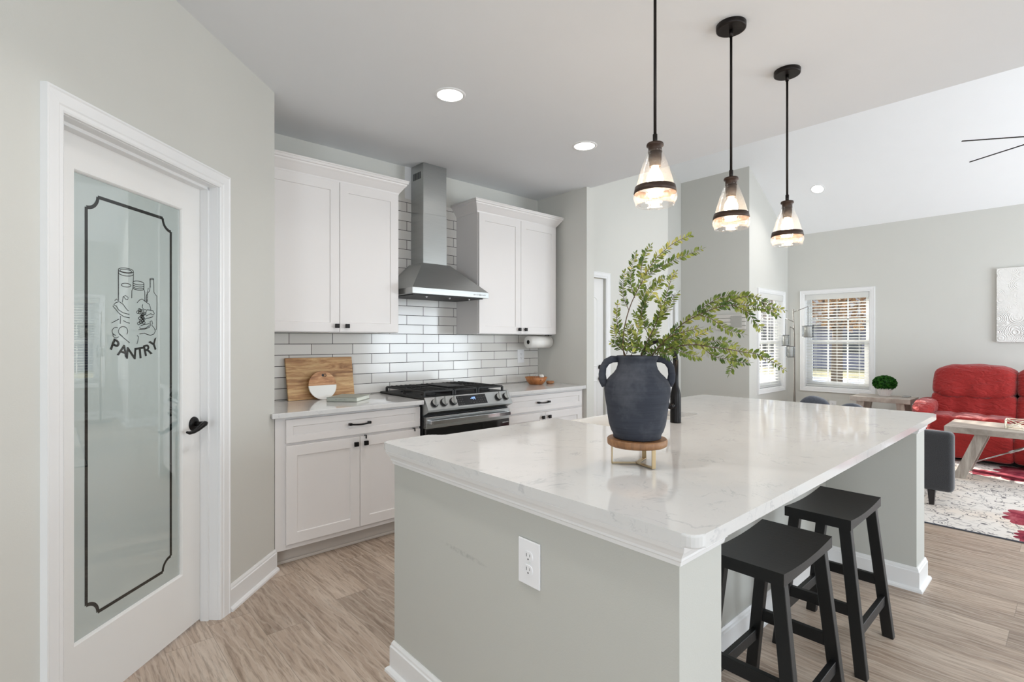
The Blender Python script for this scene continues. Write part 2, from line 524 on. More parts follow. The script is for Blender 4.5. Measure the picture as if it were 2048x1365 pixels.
def emis(name, col, strength):
    t = NT(name)
    n = t.noise(t.coords(), 3, 1)
    t.set(col=(0.8, 0.8, 0.8, 1), ecol=t.mix(n, col, tuple(min(1, x*1.02) for x in col)), estr=strength, rough=0.5)
    return t.m
M['lens'] = emis('can_light_lens', (1.0, 0.97, 0.93, 1), 9.0)
M['bulb'] = emis('warm_bulb', (1.0, 0.80, 0.58, 1), 16.0)
M['led'] = emis('blue_led', (0.08, 0.30, 1.0, 1), 2.2)

def mk_canvas():
    t = NT('white_relief_canvas')
    v = t.coords()
    nz = t.noise(v, 4, 3, 0.6, 0.8)
    vo = t.n('TexVoronoi', feature='F1'); vo.inputs['Scale'].default_value = 9
    vo.inputs['Randomness'].default_value = 1.0
    t.l(v, vo.inputs['Vector'])
    rings = t.math('SINE', t.math('MULTIPLY', vo.outputs['Distance'], 48.0))
    m = t.ramp(t.noise(v, 3.1, 2), [(0.45, (0,)*3), (0.6, (1,)*3)])
    h = t.math('ADD', t.math('MULTIPLY', rings, m), t.math('MULTIPLY', t.noise(v, 40, 4, 0.7), 1.2))
    t.set(col=t.mix(nz, lin((220, 217, 211)), lin((236, 235, 232))), rough=0.8)
    t.bump(h, 0.6, 0.006)
    return t.m
M['canvas'] = mk_canvas()

# ------------------------------------------------------------------ mesh helpers
class MB:
    def __init__(self):
        self.v, self.f, self.sm = [], [], []
    def add(self, verts, faces, smooth=False):
        o = len(self.v)
        self.v += [tuple(p) for p in verts]
        self.f += [tuple(i + o for i in fc) for fc in faces]
        self.sm += [smooth]*len(faces)
        return self
    def xf(self, mat, start=0):
        for i in range(start, len(self.v)):
            self.v[i] = tuple(mat @ Vector(self.v[i]))
        return self
    def bm(self, bm, smooth=False):
        bm.verts.index_update()
        self.add([v.co[:] for v in bm.verts], [[v.index for v in f.verts] for f in bm.faces], smooth)
        bm.free()
        return self
    def box(self, lo, hi, bev=0.0, seg=2, smooth=False):
        x0, y0, z0 = lo; x1, y1, z1 = hi
        vs = [(x0, y0, z0), (x1, y0, z0), (x1, y1, z0), (x0, y1, z0), (x0, y0, z1), (x1, y0, z1), (x1, y1, z1), (x0, y1, z1)]
        fs = [(0, 3, 2, 1), (4, 5, 6, 7), (0, 1, 5, 4), (1, 2, 6, 5), (2, 3, 7, 6), (3, 0, 4, 7)]
        if bev <= 0:
            return self.add(vs, fs)
        b = bmesh.new()
        bv = [b.verts.new(p) for p in vs]
        for f in fs:
            b.faces.new([bv[i] for i in f])
        bmesh.ops.bevel(b, geom=b.edges[:], offset=bev, segments=seg, affect='EDGES', profile=0.5)
        return self.bm(b, smooth)
    def hexa(self, pts, bev=0.0, seg=1):
        """8 points: bottom ring then top ring"""
        fs = [(0, 3, 2, 1), (4, 5, 6, 7), (0, 1, 5, 4), (1, 2, 6, 5), (2, 3, 7, 6), (3, 0, 4, 7)]
        if bev <= 0:
            return self.add(pts, fs)
        b = bmesh.new()
        bv = [b.verts.new(p) for p in pts]
        for f in fs:
            b.faces.new([bv[i] for i in f])
        bmesh.ops.recalc_face_normals(b, faces=b.faces[:])
        bmesh.ops.bevel(b, geom=b.edges[:], offset=bev, segments=seg, affect='EDGES', profile=0.5)
        return self.bm(b)
    def bar(self, a, b, w, h, up=(0, 0, 1), bev=0.0):
        """rectangular bar from a to b, w sideways, h along up"""
        a = Vector(a); b = Vector(b); d = (b-a).normalized()
        s = d.cross(Vector(up)).normalized(); u = s.cross(d).normalized()
        pts = []
        for p in (a, b):
            pts += [p - s*w/2 - u*h/2, p + s*w/2 - u*h/2, p + s*w/2 + u*h/2, p - s*w/2 + u*h/2]
        return self.hexa(pts, bev)
    def lathe(self, prof, seg=32, c=(0, 0, 0), smooth=True, cap0=True, cap1=True, axis='Z'):
        vs, fs = [], []
        n = len(prof)
        for i in range(seg):
            a = 2*PI*i/seg
            for (r, z) in prof:
                if axis == 'Z':
                    vs.append((c[0]+r*math.cos(a), c[1]+r*math.sin(a), c[2]+z))
                elif axis == 'X':
                    vs.append((c[0]+z, c[1]+r*math.cos(a), c[2]+r*math.sin(a)))
                else:
                    vs.append((c[0]+r*math.sin(a), c[1]+z, c[2]+r*math.cos(a)))
        for i in range(seg):
            j = (i+1) % seg
            for k in range(n-1):
                fs.append((i*n+k, j*n+k, j*n+k+1, i*n+k+1))
        self.add(vs, fs, smooth)
        if cap0 and prof[0][0] > 1e-6:
            self.f.append(tuple(len(self.v)-len(vs)+i*n for i in reversed(range(seg)))); self.sm.append(False)
        if cap1 and prof[-1][0] > 1e-6:
            self.f.append(tuple(len(self.v)-len(vs)+i*n+n-1 for i in range(seg))); self.sm.append(False)
        return self
    def cyl(self, r, z0, z1, c=(0, 0, 0), seg=24, axis='Z', bev=0.0):
        if bev:
            return self.lathe([(r-bev, z0), (r, z0+bev), (r, z1-bev), (r-bev, z1)], seg, c, True, True, True, axis)
        return self.lathe([(r, z0), (r, z1)], seg, c, True, True, True, axis)
    def tube(self, pts, r, seg=8, caps=True, flat=1.0):
        P = [Vector(p) for p in pts]
        n = len(P)
        rad = r if isinstance(r, (list, tuple)) else [r]*n
        vs, fs = [], []
        t0 = (P[1]-P[0]).normalized()
        ref = Vector((0, 0, 1)) if abs(t0.z) < 0.9 else Vector((1, 0, 0))
        s = t0.cross(ref).normalized()
        for i in range(n):
            t = ((P[min(i+1, n-1)] - P[max(i-1, 0)])).normalized()
            s = (s - t*s.dot(t)).normalized()
            u = t.cross(s)
            for k in range(seg):
                a = 2*PI*k/seg
                vs.append(P[i] + s*rad[i]*math.cos(a) + u*rad[i]*flat*math.sin(a))
        for i in range(n-1):
            for k in range(seg):
                fs.append((i*seg+k, i*seg+(k+1) % seg, (i+1)*seg+(k+1) % seg, (i+1)*seg+k))
        if caps:
            fs.append(tuple(reversed(range(seg)))); fs.append(tuple((n-1)*seg+k for k in range(seg)))
        return self.add(vs, fs, True)
    def ngon(self, pts, thick, axis_vec, smooth=False):
        """extrude polygon pts (3D list) along axis_vec*thick"""
        a = Vector(axis_vec)*thick
        n = len(pts)
        vs = [Vector(p) for p in pts] + [Vector(p)+a for p in pts]
        fs = [tuple(range(n)), tuple(reversed(range(n, 2*n)))]
        fs += [(i, n+i, n+(i+1) % n, (i+1) % n) for i in range(n)]
        return self.add(vs, fs, smooth)
    def sweep(self, path, prof, mapf, closed=False):
        """2D path (u,v) swept with profile [(across, out)]; across = left of travel. mapf(u,v,w)->xyz"""
        n = len(path)
        cols = []
        for i in range(n):
            p = Vector(path[i])
            d0 = d1 = None
            if closed or i > 0:
                d0 = (p - Vector(path[i-1])).normalized()
            if closed or i < n-1:
                d1 = (Vector(path[(i+1) % n]) - p).normalized()
            d0 = d0 or d1; d1 = d1 or d0
            n0 = Vector((-d0.y, d0.x)); n1 = Vector((-d1.y, d1.x))
            m = (n0+n1)
            m = m/ max(1e-6, m.length)
            k = 1.0/max(0.2, m.dot(n0))
            cols.append([mapf(p.x+m.x*k*a, p.y+m.y*k*a, o) for (a, o) in prof])
        vs = [q for c in cols for q in c]
        L = len(prof)
        fs = []
        rng = range(n if closed else n-1)
        for i in rng:
            j = (i+1) % n
            for k in range(L):
                k2 = (k+1) % L
                fs.append((i*L+k, j*L+k, j*L+k2, i*L+k2))
        if not closed:
            fs.append(tuple(range(L))); fs.append(tuple((n-1)*L+k for k in reversed(range(L))))
        return self.add(vs, fs)
    def sphere(self, c, r, sx=1, sy=1, sz=1, n=12, smooth=True):
        prof = [(r*math.sin(PI*i/n), -r*math.cos(PI*i/n)) for i in range(n+1)]
        o = len(self.v)
        self.lathe(prof, n*2, (0, 0, 0), smooth, False, False)
        for i in range(o, len(self.v)):
            x, y, z = self.v[i]
            self.v[i] = (c[0]+x*sx, c[1]+y*sy, c[2]+z*sz)
        return self
    def puff(self, lo, hi, e=4.0, div=10, wr=0.0, wscale=8, seed=0, tuft=None):
        """soft cushion: superellipsoid filling the box lo..hi with noise wrinkles"""
        c = [(a+b)/2 for a, b in zip(lo, hi)]; h = [(b-a)/2 for a, b in zip(lo, hi)]
        b = bmesh.new()
        bmesh.ops.create_cube(b, size=2)
        bmesh.ops.subdivide_edges(b, edges=b.edges[:], cuts=div, use_grid_fill=True)
        for v in b.verts:
            p = v.co
            nrm = (abs(p.x)**e+abs(p.y)**e+abs(p.z)**e)**(1/e)
            # spread grid then project on superellipsoid
            q = Vector((p.x/nrm, p.y/nrm, p.z/nrm))
            w = Vector((c[0]+q.x*h[0], c[1]+q.y*h[1], c[2]+q.z*h[2]))
            if wr:
                nn = noise.noise(Vector((w.x*wscale, w.y*wscale, w.z*wscale*0.5)) + Vector((seed*7.1,)*3))
                w += Vector((q.x, q.y, q.z)).normalized()*wr*nn
            if tuft:
                w = Vector(tuft(w, q))
            v.co = w
        return self.bm(b, True)
    def build(self, name, mat, parent=None, org=None):
        me = bpy.data.meshes.new(name)
        vs = self.v
        if parent is not None:
            o = parent
            off = Vector((0, 0, 0)); rz = 0.0
            while o is not None:
                if 'world_built' in WB and o.name in WB['world_built']:
                    off = Vector(WB['world_built'][o.name])
                o = o.parent
            vs = [(x-off.x, y-off.y, z-off.z) for x, y, z in vs]
        elif org is None:
            xs = [p[0] for p in vs]; ys = [p[1] for p in vs]; zs = [p[2] for p in vs]
            org = ((min(xs)+max(xs))/2, (min(ys)+max(ys))/2, min(zs))
            if name.startswith(('floor', 'rug')):
                org = (0, 0, 0)
        if parent is None:
            vs = [(x-org[0], y-org[1], z-org[2]) for x, y, z in vs]
        me.from_pydata(vs, [], self.f)
        me.polygons.foreach_set('use_smooth', self.sm)
        b = bmesh.new(); b.from_mesh(me)
        bmesh.ops.recalc_face_normals(b, faces=b.faces[:])
        b.to_mesh(me); b.free()
        me.materials.append(M[mat] if isinstance(mat, str) else mat)
        me.update()
        ob = bpy.data.objects.new(name, me)
        C.objects.link(ob)
        if parent is not None:
            ob.parent = parent
        else:
            ob.location = org
        return ob
WB = {'world_built': {}}

def tag(o, label, cat, group=None, kind=None):
    if label: o['label'] = label
    if cat: o['category'] = cat
    if group: o['group'] = group
    if kind: o['kind'] = kind
    return o
def thing(name, label, cat, loc=(0, 0, 0), rz=0.0, group=None, world=True):
    """Empty at the base. world=True: its parts are given in world coordinates."""
    o = bpy.data.objects.new(name, None)
    C.objects.link(o)
    o.empty_display_size = 0.1
    o.location = loc
    o.rotation_euler = (0, 0, rz)
    if world:
        WB['world_built'][o.name] = tuple(loc)
    return tag(o, label, cat, group)
def struct(name, mb, mat, parent=None, label=None, cat=None):
    o = mb.build(name, mat, parent)
    if parent is None:
        o['kind'] = 'structure'
        if label: o['label'] = label
        if cat: o['category'] = cat
    return o
def dup(root, loc, label=None, rz=None, group=None):
    r = root.copy(); C.objects.link(r); r.location = loc
    if rz is not None: r.rotation_euler = (0, 0, rz)
    if label: r['label'] = label
    if group: r['group'] = group
    for ch in list(root.children):
        c = ch.copy(); C.objects.link(c); c.parent = r
        for g in list(ch.children):
            d = g.copy(); C.objects.link(d); d.parent = c
    return r

def wxyz(u, v, w):      # plan sweep: path in x,y ; w up
    return (u, v, w)
BASE = [(0, 0), (0, 0.122), (-0.004, 0.122), (-0.009, 0.112), (-0.010, 0.104), (-0.014, 0.100), (-0.014, 0.020), (-0.022, 0.017), (-0.028, 0.010), (-0.029, 0), (0, 0)][:-1]

# diagonal (45 degree) pantry wall: s along wall, o towards the room
PC = 2.135/S2
def dg(s, z, o):
    return ((s - PC)/S2 + o/S2, (s + PC)/S2 - o/S2, z)

# ------------------------------------------------------------------ floor, ground
mb = MB(); mb.box((-3.5, -3.2, -0.12), (8.95, 4.35, 0.0)); struct('floor', mb, 'floor', label='greige wood-look plank floor running through kitchen and living room', cat='floor')
mb = MB(); mb.box((8.96, -30, -0.4), (60, 40, -0.3)); mb.box((-20, 4.4, -0.4), (8.95, 40, -0.3))
struct('ground', mb, 'gravel', label='olive brown autumn lawn outside the far window', cat='lawn')

# ------------------------------------------------------------------ walls
CE = 2.74
S_END = 2.8596
OP0, OP1, OPZ = 1.541, 2.345, 2.045      # pantry opening
def dbox(mb, s0, s1, z0, z1, o0, o1, bev=0):
    pts = [dg(s0, z0, o0), dg(s1, z0, o0), dg(s1, z0, o1), dg(s0, z0, o1), dg(s0, z1, o0), dg(s1, z1, o0), dg(s1, z1, o1), dg(s0, z1, o1)]
    return mb.hexa(pts, bev)
mb = MB()
dbox(mb, -3.1, OP0, 0, CE, -0.115, 0); dbox(mb, OP1, S_END, 0, CE, -0.115, 0); dbox(mb, OP0, OP1, OPZ, CE, -0.115, 0)
mb.box((0.80, 3.115, 0), (0.954, 3.69, CE))
struct('wall_pantry', mb, 'wall', label='pale greige angled wall around the pantry door', cat='wall')
WY = 3.69
mb = MB(); mb.box((0.80, WY, 0), (3.78, WY+0.12, CE)); struct('wall_kitchen', mb, 'wall', label='greige wall behind the cabinets and hood', cat='wall')
mb = MB(); mb.box((3.68, 3.048, 0), (3.785, WY, CE)); struct('wall_alcove', mb, 'wall', label='short greige stub wall right of the upper cabinets', cat='wall')
mb = MB()
mb.box((3.785, WY, 0), (4.02, WY+0.12, 4.7)); mb.box((4.80, WY, 0), (6.14, WY+0.12, 4.7)); mb.box((4.02, WY, 2.04), (4.80, WY+0.12, 4.7))
struct('wall_hall', mb, 'wall', label='tall pale wall with the arched-panel door, behind the vase', cat='wall')
mb = MB()
mb.box((5.9, 4.2, 0), (6.98, 4.3, 4.7)); mb.box((6.98, 4.2, 2.03), (7.19, 4.3, 4.7)); mb.box((7.19, 4.2, 0), (7.37, 4.3, 4.7))
mb.box((5.8, 3.81, 0), (5.9, 4.3, 4.7))
struct('wall_recess', mb, 'wall', label='narrow strip of wall at the back of the hall recess', cat='wall')
mb = MB(); mb.box((7.37, 3.14, 0), (7.5, 4.3, 4.0)); struct('wall_jog', mb, 'wall', label='shaded wall with the striped wooden art', cat='wall')
# window walls
W1 = dict(x0=7.70, x1=8.585, z0=0.60, z1=2.02)      # opening in wall Y=3.14
mb = MB()
mb.box((7.5, 3.14, 0), (W1['x0'], 3.26, 4.0)); mb.box((W1['x1'], 3.14, 0), (8.95, 3.26, 4.0))
mb.box((W1['x0'], 3.14, 0), (W1['x1'], 3.26, W1['z0'])); mb.box((W1['x0'], 3.14, W1['z1']), (W1['x1'], 3.26, 4.0))
struct('wall_left', mb, 'wall', label='bright narrow wall left of the corner, holding the sunlit window', cat='wall')
W2 = dict(y0=2.035, y1=2.885, z0=0.60, z1=2.03)     # opening in wall X=8.8
mb = MB()
mb.box((8.8, -3.1, 0), (8.95, W2['y0'], 3.1)); mb.box((8.8, W2['y1'], 0), (8.95, 3.14, 3.1))
mb.box((8.8, W2['y0'], 0), (8.95, W2['y1'], W2['z0'])); mb.box((8.8, W2['y0'], W2['z1']), (8.95, W2['y1'], 3.1))
struct('wall_far', mb, 'wall', label='far greige wall behind the red sofa', cat='wall')
# right wall (beyond the frame) with patio door and dining window
mb = MB()
PX0, PX1 = 5.2, 8.0
DX0, DX1 = 0.4, 2.4
mb.box((-3.4, -3.2, 0), (DX0, -3.05, 4.7)); mb.box((DX1, -3.2, 0), (PX0, -3.05, 4.7)); mb.box((PX1, -3.2, 0), (8.95, -3.05, 4.7))
mb.box((PX0, -3.2, 2.1), (PX1, -3.05, 4.7)); mb.box((DX0, -3.2, 0), (DX1, -3.05, 0.8)); mb.box((DX0, -3.2, 2.1), (DX1, -3.05, 4.7))
struct('wall_right', mb, 'wall')
mb = MB()
mb.box((-3.5, -3.2, 0), (-3.38, -2.8, CE)); mb.box((-3.5, -1.2, 0), (-3.38, -0.9, CE)); mb.box((-3.5, -2.8, 2.2), (-3.38, -1.2, CE))
struct('wall_back', mb, 'wall')
# ceilings
mb = MB(); mb.box((-3.5, -3.2, CE), (3.74, 3.82, 3.0)); struct('ceiling', mb, 'ceiling', label='flat white kitchen ceiling', cat='ceiling')
RX, RZ, SL = 6.27, 2.99+(8.8-6.27)*0.566, 0.566
def vz(x):
    return 2.985+(8.8-x)*SL
mb = MB()
t_ = 0.1
for (xa, za, xb, zb) in [(8.95, vz(8.95), RX, vz(RX)), (RX, vz(RX), 3.60, vz(RX)-(RX-3.60)*SL)]:
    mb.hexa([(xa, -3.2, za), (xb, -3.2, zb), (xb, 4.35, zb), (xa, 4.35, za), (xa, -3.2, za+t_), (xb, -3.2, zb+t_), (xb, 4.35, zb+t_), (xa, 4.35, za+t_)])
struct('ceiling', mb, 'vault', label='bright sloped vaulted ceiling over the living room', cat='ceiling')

# ------------------------------------------------------------------ baseboards
def baseboard(name, paths, label=None):
    mb = MB()
    for p in paths:
        mb.sweep(p, BASE, wxyz)
    return struct(name, mb, 'trim', label=label, cat='baseboard' if label else None)
def dxy(s, o=0.0):
    p = dg(s, 0, o); return (p[0], p[1])
# travel direction chosen so that the room lies on the right-hand side
baseboard('baseboard_pantry', [[dxy(2.412), dxy(S_END+0.004)], [dxy(-3.0), dxy(1.47)]], 'white baseboard running from the pantry casing to the cabinet corner')
baseboard('baseboard_hall', [[(3.785, 3.66), (3.785, WY), (3.94, WY)], [(4.88, WY), (6.14, WY), (6.14, WY+0.1)]])
baseboard('baseboard_recess', [[(5.9, 4.2), (6.90, 4.2)], [(7.265, 4.2), (7.37, 4.2), (7.37, 3.14), (8.8, 3.14), (8.8, -3.04)]])

# ------------------------------------------------------------------ casings, doors, windows
CAS = [(0.004, 0), (0.004, 0.011), (0.010, 0.014), (0.022, 0.014), (0.027, 0.017), (0.060, 0.019), (0.064, 0.022), (0.070, 0.022), (0.0715, 0.0)]
# ---- pantry door
mp = lambda u, v, w: dg(u, v, w)
mb = MB()
mb.sweep([(OP0, 0), (OP0, OPZ), (OP1, OPZ), (OP1, 0)], [(a-0.008, o) for a, o in CAS], mp)
struct('trim_1', mb, 'trim', label='white moulded casing around the pantry door', cat='door casing')
mb = MB()   # jamb + stop
dbox(mb, OP0, OP0+0.006, 0, OPZ, -0.115, 0.0); dbox(mb, OP1-0.006, OP1, 0, OPZ, -0.115, 0.0); dbox(mb, OP0, OP1, OPZ-0.006, OPZ, -0.115, 0.0)
dbox(mb, OP1-0.018, OP1-0.006, 0, OPZ-0.006, -0.077, -0.040); dbox(mb, OP0+0.006, OP0+0.018, 0, OPZ-0.006, -0.077, -0.040); dbox(mb, OP0, OP1, OPZ-0.018, OPZ-0.006, -0.077, -0.040)
struct('trim_2', mb, 'trim', label='white door jamb inside the pantry opening', cat='door jamb')
DF = -0.078   # door face
door = thing('door_1', 'white pantry door with frosted glass reading PANTRY', 'door', dg((OP0+OP1)/2, 0, DF))
door['kind'] = 'structure'
D0, D1, DZ0, DZ1 = OP0+0.009, OP1-0.009, 0.012, OPZ-0.009
G0, G1, GZ0, GZ1 = D0+0.118, D1-0.118, 0.262, 1.915
mb = MB()
dbox(mb, D0, G0, DZ0, DZ1, DF-0.035, DF); dbox(mb, G1, D1, DZ0, DZ1, DF-0.035, DF)
dbox(mb, G0, G1, DZ0, GZ0, DF-0.035, DF); dbox(mb, G0, G1, GZ1, DZ1, DF-0.035, DF)
mb.build('door_frame', 'door', door)
mb = MB()
mb.sweep([(G0, GZ0), (G1, GZ0), (G1, GZ1), (G0, GZ1)], [(0, -0.012), (0, 0.0), (0.006, 0.0), (0.010, -0.004), (0.013, -0.010), (0.013, -0.012)], lambda u, v, w: dg(u, v, w+DF), closed=True)
mb.build('glazing_bead', 'door', door)
GF = DF-0.012
mb = MB(); dbox(mb, G0+0.002, G1-0.002, GZ0+0.002, GZ1-0.002, GF-0.006, GF)
mb.build('pane', 'frost', door)

def strokes(mb, lines, w, mapf, off=0.0006):
    """flat ribbons following 2D polylines"""
    for ln in lines:
        pts = [Vector(p) for p in ln]
        n = len(pts)
        L, R = [], []
        for i in range(n):
            d = (pts[min(i+1, n-1)] - pts[max(i-1, 0)])
            if d.length < 1e-9: d = Vector((1, 0))
            d.normalize(); q = Vector((-d.y, d.x))*w/2
            L.append(pts[i]+q); R.append(pts[i]-q)
        vs = [mapf(p.x, p.y, off) for p in L] + [mapf(p.x, p.y, off) for p in R]
        mb.add(vs, [(i, i+1, n+i+1, n+i) for i in range(n-1)])
# decorative border with scooped corners
def arc(cx, cy, r, a0, a1, n=10):
    return [(cx+r*math.cos(math.radians(a0+(a1-a0)*i/n)), cy+r*math.sin(math.radians(a0+(a1-a0)*i/n))) for i in range(n+1)]
BX0, BX1, BZ0, BZ1, br = G0+0.066, G1-0.066, GZ0+0.070, GZ1-0.074, 0.048
border = (arc(BX0, BZ0, br, 0, 90) + arc(BX0, BZ1, br, -90, 0) + arc(BX1, BZ1, br, 180, 270) + arc(BX1, BZ0, br, 90, 180))
border.append(border[0])
dmap = lambda u, v, w: dg(u, v, GF+w)
# square mitres: split the border into straight and curved runs so that corners stay crisp
runs = []
k = 11
qs = [border[i*k:(i+1)*k] for i in range(4)]
for i in range(4):
    runs.append(qs[i]); runs.append([qs[i][-1], qs[(i+1) % 4][0]])
mb = MB(); strokes(mb, runs, 0.0125, dmap)
mb.build('decal_border', 'decal', door)
# food drawing: units are pixels of the enlarged detail (910 x 1365 for 140 x 210 px of the photograph)
def at_ray(px, py):
    l = (px-1024)/1024.0; v = -(py-681.2)/1024.0
    a = math.radians(47.94); ca, sa = math.cos(a), math.sin(a)
    return Vector((ca+l*sa, sa-l*ca, v))
def at_d(px, py, d):
    r = at_ray(px, py)
    return Vector((0, 0, CAM_H)) + r*d
def to_glass(q):
    px, py = 200+q[0]/6.5, 520+q[1]/6.5
    r = at_ray(px, py)
    k_ = -2.135 + GF*S2
    t_ = k_/(r.x-r.y)
    x, y = r.x*t_, r.y*t_
    return ((x+y)/S2, CAM_H+r.z*t_)
def ell(cx, cy, rx, ry, a0=0, a1=360, n=26, rot=0):
    out = []
    for i in range(n+1):
        a = math.radians(a0+(a1-a0)*i/n)
        x, y = rx*math.cos(a), ry*math.sin(a)
        c_, s_ = math.cos(math.radians(rot)), math.sin(math.radians(rot))
        out.append((cx+x*c_-y*s_, cy+x*s_+y*c_))
    return out
draw = [
    ell(335, 140, 100, 32, rot=8), ell(335, 145, 78, 20, rot=8), ell(335, 175, 100, 34, 0, 185, rot=8),
    [(237, 125), (236, 250), (237, 400), (238, 520)], [(434, 160), (434, 220), (432, 280)],
    ell(338, 330, 62, 24, rot=6), ell(498, 302, 72, 24, rot=8), ell(498, 328, 72, 24, -5, 185, rot=8), ell(498, 352, 72, 24, -5, 185, rot=8), ell(498, 370, 72, 24, 0, 185, rot=8),
    [(427, 290), (428, 365), (414, 400), (412, 500)], [(570, 310), (568, 385), (582, 415), (583, 540)],
    ell(672, 250, 26, 8), [(648, 250), (650, 330), (646, 400), (610, 445), (600, 480), (602, 550)], [(697, 252), (699, 330), (700, 425), (738, 475), (740, 560), (738, 700), (732, 905), (715, 910)],
    [(480, 560), (510, 525), (545, 510), (585, 540), (640, 580), (660, 640), (655, 660)], [(555, 580), (548, 620), (570, 650), (600, 650)],
    [(610, 650), (650, 655), (690, 665), (705, 700), (690, 720), (660, 700), (600, 730), (590, 700), (610, 650)], [(690, 740), (640, 755), (590, 765)],
    [(525, 860), (560, 845), (640, 830), (635, 860), (590, 890), (520, 898), (515, 870)],
    [(500, 910), (570, 905), (640, 880), (655, 850), (650, 800), (675, 795), (682, 830), (672, 850), (705, 890), (718, 930), (700, 965), (655, 982), (610, 970), (580, 955), (510, 965)],
    [(250, 545), (300, 580), (350, 650), (370, 665)], [(290, 555), (300, 480), (330, 465), (365, 490), (360, 520), (330, 510), (305, 475)],
    [(190, 530), (215, 510), (245, 545), (200, 560), (175, 590), (210, 600), (240, 650), (300, 690), (380, 710)], [(165, 600), (200, 640), (250, 700), (310, 740), (385, 755)], [(300, 790), (350, 815), (385, 825)],
    ell(300, 930, 60, 62, 100, 400), [(165, 960), (170, 1000), (205, 1018), (245, 1000)], ell(205, 930, 48, 50, 90, 300), [(250, 960), (300, 1010), (385, 1080)], [(480, 985), (500, 1000), (490, 1060), (478, 1095)],
    [(265, 730), (262, 830)], [(150, 820), (200, 795), (245, 770)],
]
random.seed(3)
for i in range(20):   # bunch of grapes
    draw.append(ell(535+random.uniform(-45, 45), 650+i*9.5+random.uniform(-4, 4), 17, 17, n=12))
for i in range(26):   # hatching on the jar and bottle
    y = 150+i*15; draw.append([(238, y), (246, y+3)])
for i in range(12):
    draw.append([(650-i*4 if i > 6 else 650, 262+i*15), (660-i*4 if i > 6 else 658, 266+i*15)]); 
for i in range(7):
    draw.append([(604, 455+i*15), (622, 450+i*15)])
mb = MB(); strokes(mb, [[to_glass(q) for q in ln] for ln in draw], 0.0026, dmap)
mb.build('decal_drawing', 'decal', door)
# PANTRY lettering on an arc
def text_mesh(txt, size):
    cu = bpy.data.curves.new('txt', 'FONT'); cu.body = txt; cu.size = size; cu.align_x = 'CENTER'; cu.offset = 0.0013
    ob = bpy.data.objects.new('txt', cu); C.objects.link(ob)
    bpy.context.view_layer.update()
    dg_ = bpy.context.evaluated_depsgraph_get()
    me = ob.evaluated_get(dg_).to_mesh()
    vs = [v.co.copy() for v in me.vertices]; fs = [tuple(p.vertices) for p in me.polygons]
    ob.evaluated_get(dg_).to_mesh_clear()
    bpy.data.objects.remove(ob, do_unlink=True); bpy.data.curves.remove(cu)
    return vs, fs
LC = to_glass((440, 1180))
mb = MB()
cen = [(190, 1155), (300, 1205), (405, 1210), (520, 1205), (612, 1190), (700, 1148)]
gl = [to_glass(q) for q in cen]
smid = (gl[0][0]+gl[-1][0])/2
hw = (gl[-1][0]-gl[0][0])/2
for i, ch in enumerate('PANTRY'):
    u = (gl[i][0]-smid)/hw
    vs, fs = text_mesh(ch, 0.062)
    a = u*0.42
    cs, sn = math.cos(a), math.sin(a)
    zc = LC[1] - 0.012 + 0.034*u*u
    P = []
    for v in vs:
        x, y = v.x*1.15, v.y-0.021
        P.append(dg(smid+u*hw + x*cs - y*sn, zc + x*sn + y*cs, GF+0.0008))
    mb.add(P, fs)
mb.build('lettering', 'decal', door)
# lever handle
HS, HZ = 2.283, 0.935
mb = MB()
o_ = len(mb.v)
def dl(s, z, o): return dg(HS+s, HZ+z, DF+o)
prof = [(0.0, 0.012), (0.022, 0.012), (0.031, 0.006), (0.033, 0.0)]
seg = 32
vs, fs = [], []
for i in range(seg):
    a = 2*PI*i/seg
    for r, o in prof:
        vs.append(dl(r*math.cos(a), r*math.sin(a), o))
for i in range(seg):
    j = (i+1) % seg
    for k in range(3):
        fs.append((i*4+k, j*4+k, j*4+k+1, i*4+k+1))
mb.add(vs, fs, True)
rose = mb
h = rose.build('handle', 'black_metal', door); h['label'] = 'dark bronze lever handle'
mb = MB()
mb.tube([dl(0, 0, 0.008), dl(0, 0, 0.03), dl(0, 0, 0.052)], [0.013, 0.011, 0.012], 16)
mb.tube([dl(0.010, 0.004, 0.056), dl(-0.005, 0.003, 0.058), dl(-0.025, -0.004, 0.058), dl(-0.05, -0.016, 0.056), dl(-0.075, -0.024, 0.053), dl(-0.10, -0.024, 0.052), dl(-0.118, -0.018, 0.052)],
        [0.006, 0.0125, 0.012, 0.0095, 0.008, 0.0075, 0.005], 12)
mb.build('lever', 'black_metal', h)

